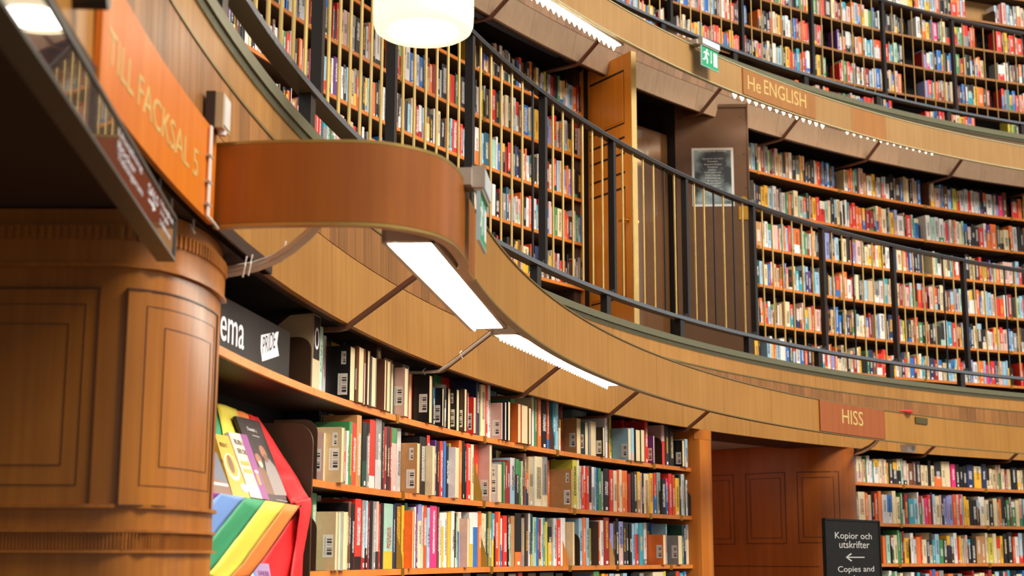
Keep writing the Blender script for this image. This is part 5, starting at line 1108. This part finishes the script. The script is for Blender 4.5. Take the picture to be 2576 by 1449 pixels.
read_row(Rr + 'fourth shelf', R1S, G1Z[3], [B2_ + ('#92-96 l130-168 c170-215 b217-238 O240-262 k263-272 e276-302 e304-330 r333-358 R360-387 v390-402 r404-420 P423-462 c470-495 t498-528 t530-562 l570-595 B598-625 u627-650 k652-682 t684-692 l695-735 w785-810 k815-828 y830-842 v844-862 s870-900 b903-940 T945-975 #980-984 w1020-1060 r1062-1082 N1085-1100 c1103-1137 k1140-1160 s1162-1182 l1187-1225 e1228-1275 w1295-1342 a1345-1388 t1390-1430',), B4_ + ('t25-65 P68-88 e90-110 e170-200 R203-235 P240-272 P274-310 p312-325 m327-352 k385-405 r408-452 R456-488 R490-522 #530-535 P545-585 O600-635 k638-662 c665-697 n720-750 n752-780 o785-825 v832-858 P860-882 m885-920 w1000-1038 w1040-1080 o1083-1115 b1122-1142 c1145-1170 l1175-1210 l1212-1250 P1255-1285 P1290-1308 r1310-1345 O1348-1392 w1396-1440 R1442-1485 _1490-1540 m1545-1575 l1577-1612',)], .195, .275)
read_row(Rr + 'fifth shelf', R1S, G1Z[4], [B2_ + ('d105-125 #130-134 r190-215 l218-242 P245-268 k290-310 w312-330 e333-360 n362-390 c395-440 t445-470 D472-500 B503-537 R540-560 P562-585 t588-622 e626-660 r662-685 P690-750 R805-830 k832-850 e853-897 b900-930 b932-962 #965-970 N1040-1062 P1068-1085 e1087-1112 w1115-1140 c1142-1170 w1172-1202 b1205-1238 R1242-1266 n1268-1292 m1300-1325 v1327-1347 w1350-1402 k1408-1430 B1432-1449',), B4_ + ('w0-42 c45-75 B80-130 r175-210 s212-240 Y243-262 k265-296 b300-337 e340-366 O395-420 g423-465 k470-495 k497-520 T522-535 #545-550 K620-670 m673-720 t755-805 r807-852 R856-888 y890-908 s910-942 b985-1010 k1012-1050 c1052-1090 k1092-1145 k1148-1190 w1205-1232 w1234-1265 r1267-1282 a1284-1312 e1318-1350 r1352-1386 P1388-1432 b1443-1470 l1472-1500 s1503-1540 k1542-1562 n1564-1590',)], .195, .275)
read_row(Rr + 'lowest shelf', R1S, G1Z[5], [B2_ + ('P85-120 #130-134 _136-205 l212-236 w238-262 y264-280 o282-298 l302-340 w342-387 b400-432 k435-468 r470-492 w503-542 b548-582 O588-618 k620-660 n662-692 t768-792 y794-820 w822-848 v858-892 o896-917 c920-962 e965-990 e992-1016 #1020-1024 R1080-1117 w1119-1140 y1142-1162 k1165-1222 g1224-1242 B1245-1280 n1282-1312 w1320-1382 r1384-1420 o1422-1445',), B4_ + ('r0-30 o60-120 w165-195 k197-228 B230-260 r262-286 c290-322 b325-370 N373-396 e400-432 w435-460 t462-488 #500-504 B545-600 b645-690 e698-740 l760-792 l794-830 t832-850 O873-905 r907-930 v932-945 v1013-1045 w1047-1090 e1092-1112 o1115-1165 l1168-1192 p1194-1228 b1230-1244 r1247-1290 B1293-1322 P1338-1380 l1383-1420 l1422-1440 y1442-1462 k1465-1500 _1505-1580 r1585-1612',)], .19, .27)
T1_, T2_, T3_ = (1540, 6.586), (1880, 5.175), (2220, 4.261)
U = 'upper gallery case, '
read_row(U + 'second shelf', R2S, G2Z[2], [T3_ + ('w60-100 c102-150 w152-200 c202-278 y282-325 #330-333 a390-420 l422-458 y460-505 s510-535 l537-565 O575-610 c613-660 k665-700 k702-738 r740-800 O803-840 l843-866 r868-892 _895-1200 #1205-1208 R1255-1290 P1292-1335 l1340-1370 k1375-1405 s1407-1445 o1450-1485 P1487-1517',)], .22, .28)
read_row(U + 'third shelf', R2S, G2Z[3], [T2_ + ('r0-60 n62-120 k122-180 e182-240 r242-300 k302-360 b362-410 e412-462 r465-492 k495-542 e545-578 k580-638 t640-672 g675-733 r735-768 b770-792 g855-905 n907-945 O947-982 r985-1012 k1015-1092 c1100-1142 R1146-1180 n1182-1222 t1245-1292 P1298-1350 o1355-1400 l1402-1442 O1446-1478 y1480-1530 c1532-1582 g1588-1640 b1642-1660 G1662-1712 P1760-1790',), T3_ + ('n0-45 k47-92 k95-130 k140-165 k167-190 k195-240 #243-246 w370-410 o422-470 y473-508 n510-523 b525-547 p550-595 k598-615 g617-632 c635-682 k688-725 y768-805 g808-838 g840-872 r875-925 B927-943 O945-997 #1000-1003 _1020-1228 r1230-1282 N1284-1300 y1303-1345 G1347-1365 r1368-1420 P1422-1450 r1452-1505',)], .20, .27)
read_row(U + 'fourth shelf', R2S, G2Z[4], [T1_ + ('b1085-1112 w1115-1180 b1182-1258 P1280-1332 w1375-1430 r1433-1480 a1485-1530 b1532-1600 l1615-1685 k1690-1742 n1744-1782 a1785-1828 w1830-1872 r1874-1912 c1915-1950 r1955-2032 G2035-2062 k2064-2090 o2140-2190 b2192-2222 G2224-2235',), T2_ + ('o150-202 k215-258 k260-300 r302-336 c340-372 e374-406 y410-438 o440-462 k465-500 w502-540 k570-605 b607-640 R643-672 r690-732 r734-768 r770-802 y865-910 r912-942 r944-972 #985-988 _1000-1170 u1180-1210 k1212-1245 k1248-1288 k1290-1350 k1370-1402 P1410-1452 o1454-1502 k1508-1535 w1537-1560 t1563-1612 l1618-1662 O1665-1740',), T3_ + ('r30-72 k74-88 t90-125 m128-165 G167-182 k185-222 _225-430 v440-480 p482-510 l512-552 k555-590 b592-640 Y643-668 k672-700 t703-725 b727-747 g795-832 R835-880 k897-945 n948-968 B970-988 O990-1012 b1014-1028 o1030-1056 e1058-1092 _1095-1240 r1250-1312 w1315-1356 k1358-1372 e1374-1402 n1404-1432 k1436-1470 o1473-1505 k1507-1517',)], .20, .265)
read_row(U + 'fifth shelf', R2S, G2Z[5], [T1_ + ('r40-90 g92-150 b160-215 n217-248 O250-270 r272-302 v305-350 e355-378 l380-432 n434-448 v450-502 O504-528 y530-562 b575-605 b607-690 K692-732 _735-775 r780-812 w814-850 #870-875 s1080-1110 n1130-1172 c1174-1222 k1225-1250 c1278-1322 o1325-1366 y1368-1432 a1434-1462 t1465-1500 y1502-1530 r1533-1572 R1574-1622 k1648-1682 O1685-1735 r1738-1778 y1780-1825 R1828-1858 b1868-1906 r1908-1942 y1955-2018 r2020-2058 r2060-2096 g2162-2202 R2204-2236 k2238-2280',), T2_ + ('#100-104 r150-182 k212-240 b242-268 e270-302 B305-332 w336-376 e378-398 l400-442 m444-472 k474-502 y504-552 O554-576 r580-622 b625-650 t653-692 O694-716 r718-760 b762-782 w784-822 k885-912 y914-960 k962-990 g993-1032 #1036-1040 _1045-1205 r1212-1236 e1238-1262 g1265-1302 O1308-1345 r1347-1378 a1383-1422 k1424-1433 P1435-1472 k1474-1500 R1538-1592 l1598-1640 w1642-1680 b1683-1740 s1742-1760',), T3_ + ('P50-75 e77-105 b107-132 P143-176 o178-212 #215-218 _225-460 v468-495 r497-536 b538-550 Y552-578 O580-605 n607-635 R637-665 e668-712 B714-732 e734-756 R803-828 B830-862 b864-892 R894-920 t922-978 c980-988 y990-1030 o1034-1092 G1094-1112 R1114-1162 #1165-1168 _1170-1285 r1288-1312 t1333-1372 y1374-1402 b1404-1436 r1438-1476 P1478-1495 o1497-1517',)], .20, .265)
read_row(U + 'lowest shelf', R2S, G2Z[6], [T2_ + ('t0-20 R22-42 _45-205 k210-262 r272-302 y304-332 B334-372 k374-398 e400-452 n454-478 r480-512 P514-566 O570-602 y604-632 o636-682 b686-722 r725-762 m812-856 y858-896 P900-952 k956-1002 o1026-1076 n1080-1250 g1255-1292 R1318-1352 e1372-1422 a1428-1482 b1484-1530 r1533-1582 r1584-1632 r1646-1692',), T3_ + ('b50-80 r82-112 _115-470 r472-522 c524-552 w554-582 B584-616 r618-652 r654-692 w694-722 P770-792 c794-840 y842-888 r890-928 b930-960 O962-1002 _1005-1350 Y1355-1412 m1414-1440 n1442-1470 Y1472-1517',)], .20, .26)
E1_ = (2000, 4.472)
Q = 'far ground case, '
read_row(Q + 'top shelf', R0S, G0Z[0], [E1_ + ('d580-695 c700-765 e767-800 g802-815 w817-850 w852-880 t882-895 w897-950 c952-985 P987-1012 c1014-1042 y1044-1056 K1065-1155 c1158-1200 m1202-1226 k1228-1268 n1288-1332 n1334-1372 K1375-1424 c1426-1462 c1464-1505 k1507-1538 c1540-1576 K1580-1658 c1660-1700 c1702-1756 p1765-1816 k1820-1860 k1862-1900 k1902-1940 B1944-2018 c2025-2105 B2110-2165 c2167-2198 c2200-2232 e2234-2268 e2270-2302 P2305-2328 c2330-2368 R2370-2396 e2398-2436 k2442-2508 c2512-2545 e2547-2576',)], .175, .225)
read_row(Q + 'second shelf', R0S, G0Z[1], [E1_ + ('n585-602 R604-626 r628-662 y664-674 t676-702 s704-722 c726-802 o804-832 e834-872 k874-906 O908-940 g942-948 o950-984 a990-1105 c1110-1152 c1154-1196 g1198-1220 a1222-1244 R1246-1282 t1290-1350 l1352-1392 R1408-1436 a1438-1446 P1448-1470 p1472-1505 r1507-1542 B1544-1562 w1564-1592 c1594-1642 P1644-1662 k1664-1686 v1688-1714 v1716-1742 v1744-1785 O1787-1828 P1830-1860 r1862-1890 l1892-1908 y1910-1940 y1942-1972 k1975-2010 k2012-2058 #2075-2078 c2095-2148 c2150-2196 k2198-2240 c2246-2290 e2292-2308 o2310-2336 d2338-2366 k2368-2390 g2393-2426 n2428-2452 g2454-2492 c2496-2535 e2537-2576',)], .21, .275)
read_row(Q + 'third shelf', R0S, G0Z[2], [E1_ + ('o1000-1032 m1040-1084 #1095-1098 c1126-1168 g1170-1196 g1198-1222 R1224-1240 y1243-1298 #1300-1302 w1312-1345 a1347-1378 o1380-1426 r1428-1442 c1444-1492 B1494-1522 e1524-1556 t1558-1588 l1590-1636 g1640-1680 K1682-1722 y1724-1764 N1767-1800 w1802-1838 r1840-1860 y1862-1884 e1886-1912 a1914-1932 P1934-1958 t1960-1992 k1996-2048 T2055-2156 c2160-2186 Y2188-2242 c2244-2282 e2284-2320 y2322-2352 k2358-2406 k2408-2460 O2462-2490 w2492-2530 r2532-2576',)], .20, .275)
read_row(Q + 'fourth shelf', R0S, G0Z[3], [E1_ + ('k1010-1062 m1064-1072 w1074-1102 g1104-1142 m1144-1168 w1170-1198 c1200-1230 y1232-1272 l1280-1320 w1322-1360 k1362-1388 t1390-1422 k1424-1450 w1452-1486 l1488-1532 r1534-1560 b1562-1598 O1600-1636 s1640-1692 R1695-1742 o1745-1802 k1804-1850 s1852-1900 k1902-1932 r1934-2012 c2036-2092 c2094-2150 R2156-2192 R2194-2232 Y2240-2268 k2270-2362 r2380-2410 t2412-2440 k2442-2466 b2468-2512 c2514-2576',)], .22, .28)

# the books that show largest are things of their own; the rest are one mass
SINGLE = 312
order = sorted(BOOKS, key=lambda q: -q['area'])
order = [q for q in order if q['px'] < 2574] + [q for q in order if q['px'] >= 2574]
for i, q in enumerate(order): q['single'] = i < SINGLE
ORD = ['first','second','third','fourth','fifth','sixth','seventh','eighth','ninth','tenth','eleventh','twelfth','thirteenth','fourteenth','fifteenth','sixteenth','seventeenth','eighteenth','nineteenth','twentieth'] + ['twenty-' + s_ for s_ in ('first','second','third','fourth','fifth','sixth','seventh','eighth','ninth')] + ['thirtieth']
count = {}
mass = Bag()
BAR = {('top', 820), ('top', 1037), ('top', 991), ('top', 1096), ('top', 1134), ('top', 1181), ('top', 1235), ('top', 1417), ('top', 1462), ('top', 1500), ('top', 1540), ('top', 1632), ('top', 1698), ('middle', 784), ('middle', 819), ('middle', 1010), ('middle', 1206), ('middle', 1237), ('middle', 1384), ('bottom', 795), ('bottom', 1629), ('bottom', 1680), ('top', 893), ('top', 1156)}
def sticker(M, x, y0, y1, z0, z1, parent, mat, nm, off):
    """flat label on a cover's outer face (local plane x = const)"""
    me = bpy.data.meshes.new(nm); e = -0.0006; P4 = [M(x+e,y1,z0), M(x+e,y0,z0), M(x+e,y0,z1), M(x+e,y1,z1), M(x,y1,z0), M(x,y0,z0), M(x,y0,z1), M(x,y1,z1)]
    me.from_pydata([(p[0]-off[0], p[1]-off[1], p[2]-off[2]) for p in P4], [], [(0,1,2,3),(0,4,5,1),(1,5,6,2),(2,6,7,3),(3,7,4,0)]); u = me.uv_layers.new(name='UV'); d = [0.0]*len(u.uv)*2
    for k, (a, b2) in enumerate(((0,0),(1,0),(1,1),(0,1))): d[2*k] = a; d[2*k+1] = b2
    u.data.foreach_set('uv', d); me.materials.append(MATS[mat]); o = bpy.data.objects.new(nm, me); COL.objects.link(o); o.parent = parent; return o
near_words = {'top': 'the near top shelf', 'middle': 'the near middle shelf', 'bottom': 'the near bottom shelf', 'lowest': 'the near shelf below the bottom one'}
for q in sorted(BOOKS, key=lambda q: (q['row'], q['back'], q['px'])):
    rnd = random.Random(int(q['px']*7 + q['z']*1000)); c = q['c']; M, o = frame_of(q['R'], q['th'], q['z'], q['lean'])
    key = (q['row'], c, q['kind'], q['back']); count[key] = count.get(key, 0) + 1; k = count[key]
    if not q['single']:
        add_spine(mass, M, q['w'], q['h'], q['dep'], c, rnd); continue
    wd = 'thin ' if q['w'] < .016 else 'thick ' if q['w'] > .042 else ''
    kd = ('fore-edge out ' if q['kind'] == 'f' else 'standing behind ' if q['back'] else '')
    where = near_words[q['row']] if q['row'] in near_words else q['row'].replace(',', '')
    lab = f"{wd}{CNAME[c]} book {kd}, {ORD[k-1]} such {CNAME[c]} one from the left on {where}".replace(' ,', ',')
    lab = ' '.join(lab.replace('such ' + CNAME[c] + ' one', 'such').split())
    lab = f"{wd}{CNAME[c]} book {kd}, {ORD[k-1]} such from left on {where}".replace(' ,', ',')
    if len(lab.split()) > 16: lab = ' '.join(f"{CNAME[c]} book {kd}, {ORD[k-1]} such from left, {where}".replace(' ,', ',').split())
    r = empty('book', tuple(o), lab, 'book', ('books on ' + where) if q['row'] in near_words else 'books on ' + q['row']); r.empty_display_size = 0.02
    bag = Bag(); flip = q['kind'] == 'f'; add_cover(bag, M, q['w'], q['h'], q['dep'], c, rnd, flip); cvo = bag.build('cover', r, tuple(o))
    hw = q['w']/2; t_ = min(0.0022, q['w']*.14) + .0003; y0, y1 = (0.0035, q['dep'] - 0.004) if flip else (0.005, q['dep'] - 0.004)
    m_ = MB(); m_.prism([M(-hw+t_, y0, .0025), M(hw-t_, y0, .0025), M(hw-t_, y1, .0025), M(-hw+t_, y1, .0025)], (0, 0, max(.02, q['h'] - .005))); m_.build('pages', 'book_pages', r)
    if flip and (q['row'], q['cover']) in BAR:
        vis = 0.10
        zb_ = q['h']*(.10 if rnd.random() < .6 else .22); hh = min(.085, q['h']*.45)
        xx = -hw
        sticker(M, xx, .010, .050, zb_, zb_ + hh, cvo, 'barcode', 'barcode_label', tuple(o))
        if (q['row'], q['cover']) in {('top', 820), ('middle', 819), ('middle', 1010), ('middle', 1384), ('top', 1134), ('middle', 1237)}:
            sticker(M, xx, .018, .038, q['h']*.66, q['h']*.90, cvo, 'barcode', 'barcode_label', tuple(o))
mo = mass.build('books'); tag(mo, 'rows of many-coloured small books filling the far shelves of every tier', 'books', kind='stuff')

# magazine file with a white letter at the start of the top shelf
M, o = frame_of(11.852, (th_of(784, 11.852, .6) + th_of(802, 11.852, .6))/2, G0Z[0] + .0005); t = empty('magazine_file', tuple(o), 'grey magazine file with a white letter O on black, left end of top shelf', 'magazine file')
fw = 11.852*rad(th_of(784, 11.852, .6) - th_of(802, 11.852, .6)); fh = on_cyl(793, 790, 11.852)[1] - G0Z[0]
def mbox(nm, x0, x1, y0, y1, z0, z1, mt, par=t):
    m_ = MB(); m_.prism([M(x0,y0,z0), M(x1,y0,z0), M(x1,y1,z0), M(x0,y1,z0)], (0,0,z1-z0)); return m_.build(nm, mt, par)
m_ = MB()
for x in (-fw/2, fw/2 - .003): m_.prism([M(x,0,0), M(x,.22,0), M(x,.22,fh*.62), M(x,.09,fh*.98), M(x,0,fh)], tuple(Vector(M(x+.003,0,0)) - Vector(M(x,0,0))))
m_.prism([M(-fw/2,0,0), M(fw/2,0,0), M(fw/2,0,fh), M(-fw/2,0,fh)], tuple(Vector(M(0,.003,0)) - Vector(M(0,0,0)))); m_.prism([M(-fw/2,0,0), M(fw/2,0,0), M(fw/2,.22,0), M(-fw/2,.22,0)], (0,0,.003)); m_.build('file_box', 'beige_plastic', t)
mbox('front_label', -fw*.42, fw*.42, -.001, 0.0, fh*.40, fh*.975, 'black_sign')
vs, fs = fit_text('O', fw*.62, fh*.30, .0006); m_ = MB(); m_.add([M(v[0] - fw*.31, -.0012 - v[2], fh*.53 + v[1]) for v in vs], fs); m_.build('letter', 'letter_white', t)
mbox('papers', -fw*.4, fw*.4, .004, .2, .004, fh*.55, 'book_pages')
# bookends: bent plates with a rounded corner
def bookend(label, R, th, z, h, d, mat, group, toe=True):
    M, o = frame_of(R, th, z + .0004); r = empty('bookend', tuple(o), label, 'bookend', group); rr = min(.05, d*.6)
    pts = [M(0,0,0), M(0,d,0), M(0,d,h)] + [M(0, rr - rr*sin(a), h - rr + rr*cos(a)) for a in [k*pi/2/6 for k in range(7)]]
    m_ = MB(); m_.prism(pts, tuple(Vector(M(.0016,0,0)) - Vector(M(0,0,0)))); m_.build('plate', mat, r)
    m_ = MB(); m_.prism([M(0,.01,0), M(-.05,.01,0), M(-.05,d,0), M(0,d,0)], (0,0,.0012)); m_.build('foot', mat, r)
def slant(label, R, x0, x1, z, ytop, mat):
    """plate standing askew so that its face shows between two books"""
    ta, tb2 = th_of(x0, R, z), th_of(x1, R + .0, z); p0, p1 = Vector(pol(R + .03, ta, z)), Vector(pol(R - .004, tb2, z)); h = on_cyl(x0 + 3, ytop, R)[1] - z; r = empty('bookend', tuple(p0), label, 'bookend', 'bookends in the near bookcase')
    dv = p1 - p0; up = Vector((0,0,1)); pts = [p0, p1] + [p0 + dv*(.98 - .62*sin(a)**1.0*1.0) + up*(h*(.25 + .75*sin(a))) for a in [k*pi/2/7 for k in range(8)]] + [p0 + dv*.02 + up*h]
    n_ = dv.cross(up).normalized()*.0016; m_ = MB(); m_.prism([tuple(p) for p in pts], tuple(n_)); m_.build('plate', mat, r)
    m_ = MB(); m_.prism([tuple(p0), tuple(p1), tuple(p1 - n_*25), tuple(p0 - n_*25)], (0,0,.0012)); m_.build('foot', mat, r)
slant('gold-toned bookend plate before the pinkish brown book on the middle shelf', 11.852, 1196, 1210, G0Z[1], 1168, 'clip_brass')
slant('gold-toned bookend plate left of the big yellow spine on the bottom shelf', 11.852, 995, 1010, G0Z[2], 1320, 'clip_brass')
slant('gold-toned bookend plate after the white patterned binders on the bottom shelf', 11.852, 1205, 1224, G0Z[2], 1332, 'clip_brass')
slant('red-brown bookend plate right of the red spine on the bottom shelf', 11.852, 1412, 1427, G0Z[2], 1342, 'case_wood')
slant('tan bookend plate right of the red patterned spines on the bottom shelf', 11.852, 1535, 1545, G0Z[2], 1347, 'bookend_tan')
slant('brown bookend plate left of the teal spine on the top shelf', 11.852, 1384, 1393, G0Z[0], 1010, 'bookend_brown')
slant('tan bookend plate in front of the cream spine on the middle shelf', 11.852, 1622, 1631, G0Z[1], 1225, 'bookend_tan')
for lab, R, x, z, h, d in (('dark rounded bookend by the purple fore-edge book on the top shelf', 11.845, 1666, G0Z[0], .185, .16), ('dark rounded bookend right of the beige book on the bottom shelf', 11.845, 1459, G0Z[2], .19, .16), ('brown rounded bookend by the teal spine on the bottom shelf', 11.845, 1246, G0Z[2], .18, .10),
    ('brown rounded bookend by the blue spine on the middle shelf', 11.845, 1666, G0Z[1], .17, .12), ('dark rounded bookend at the right end of the middle shelf', 11.845, 1739, G0Z[1], .17, .14), ('dark rounded bookend at the right end of the bottom shelf', 11.845, 1745, G0Z[2], .17, .14), ('brown rounded bookend at the left end of the middle shelf', 11.84, 796, G0Z[1], .22, .17), ('brown rounded bookend at the left end of the bottom shelf', 11.84, 794, G0Z[2], .20, .17), ('dark rounded bookend at the left end of the top shelf by the magazine file', 11.845, 794-13, G0Z[0], .185, .2)):
    bookend(lab, R, th_of(x, R, z), z, h, d, 'bookend_brown', 'bookends in the near bookcase')
cb = {}
for row, R, z, x in BENDS:
    cb[row] = cb.get(row, 0) + 1
    bookend(f"dark rounded bookend, {ORD[cb[row]-1]} from the left on {row}", R + .01, th_of(x + 2, R + .01, z), z, .17, .2, 'bookend_brown', 'bookends on the far shelves')
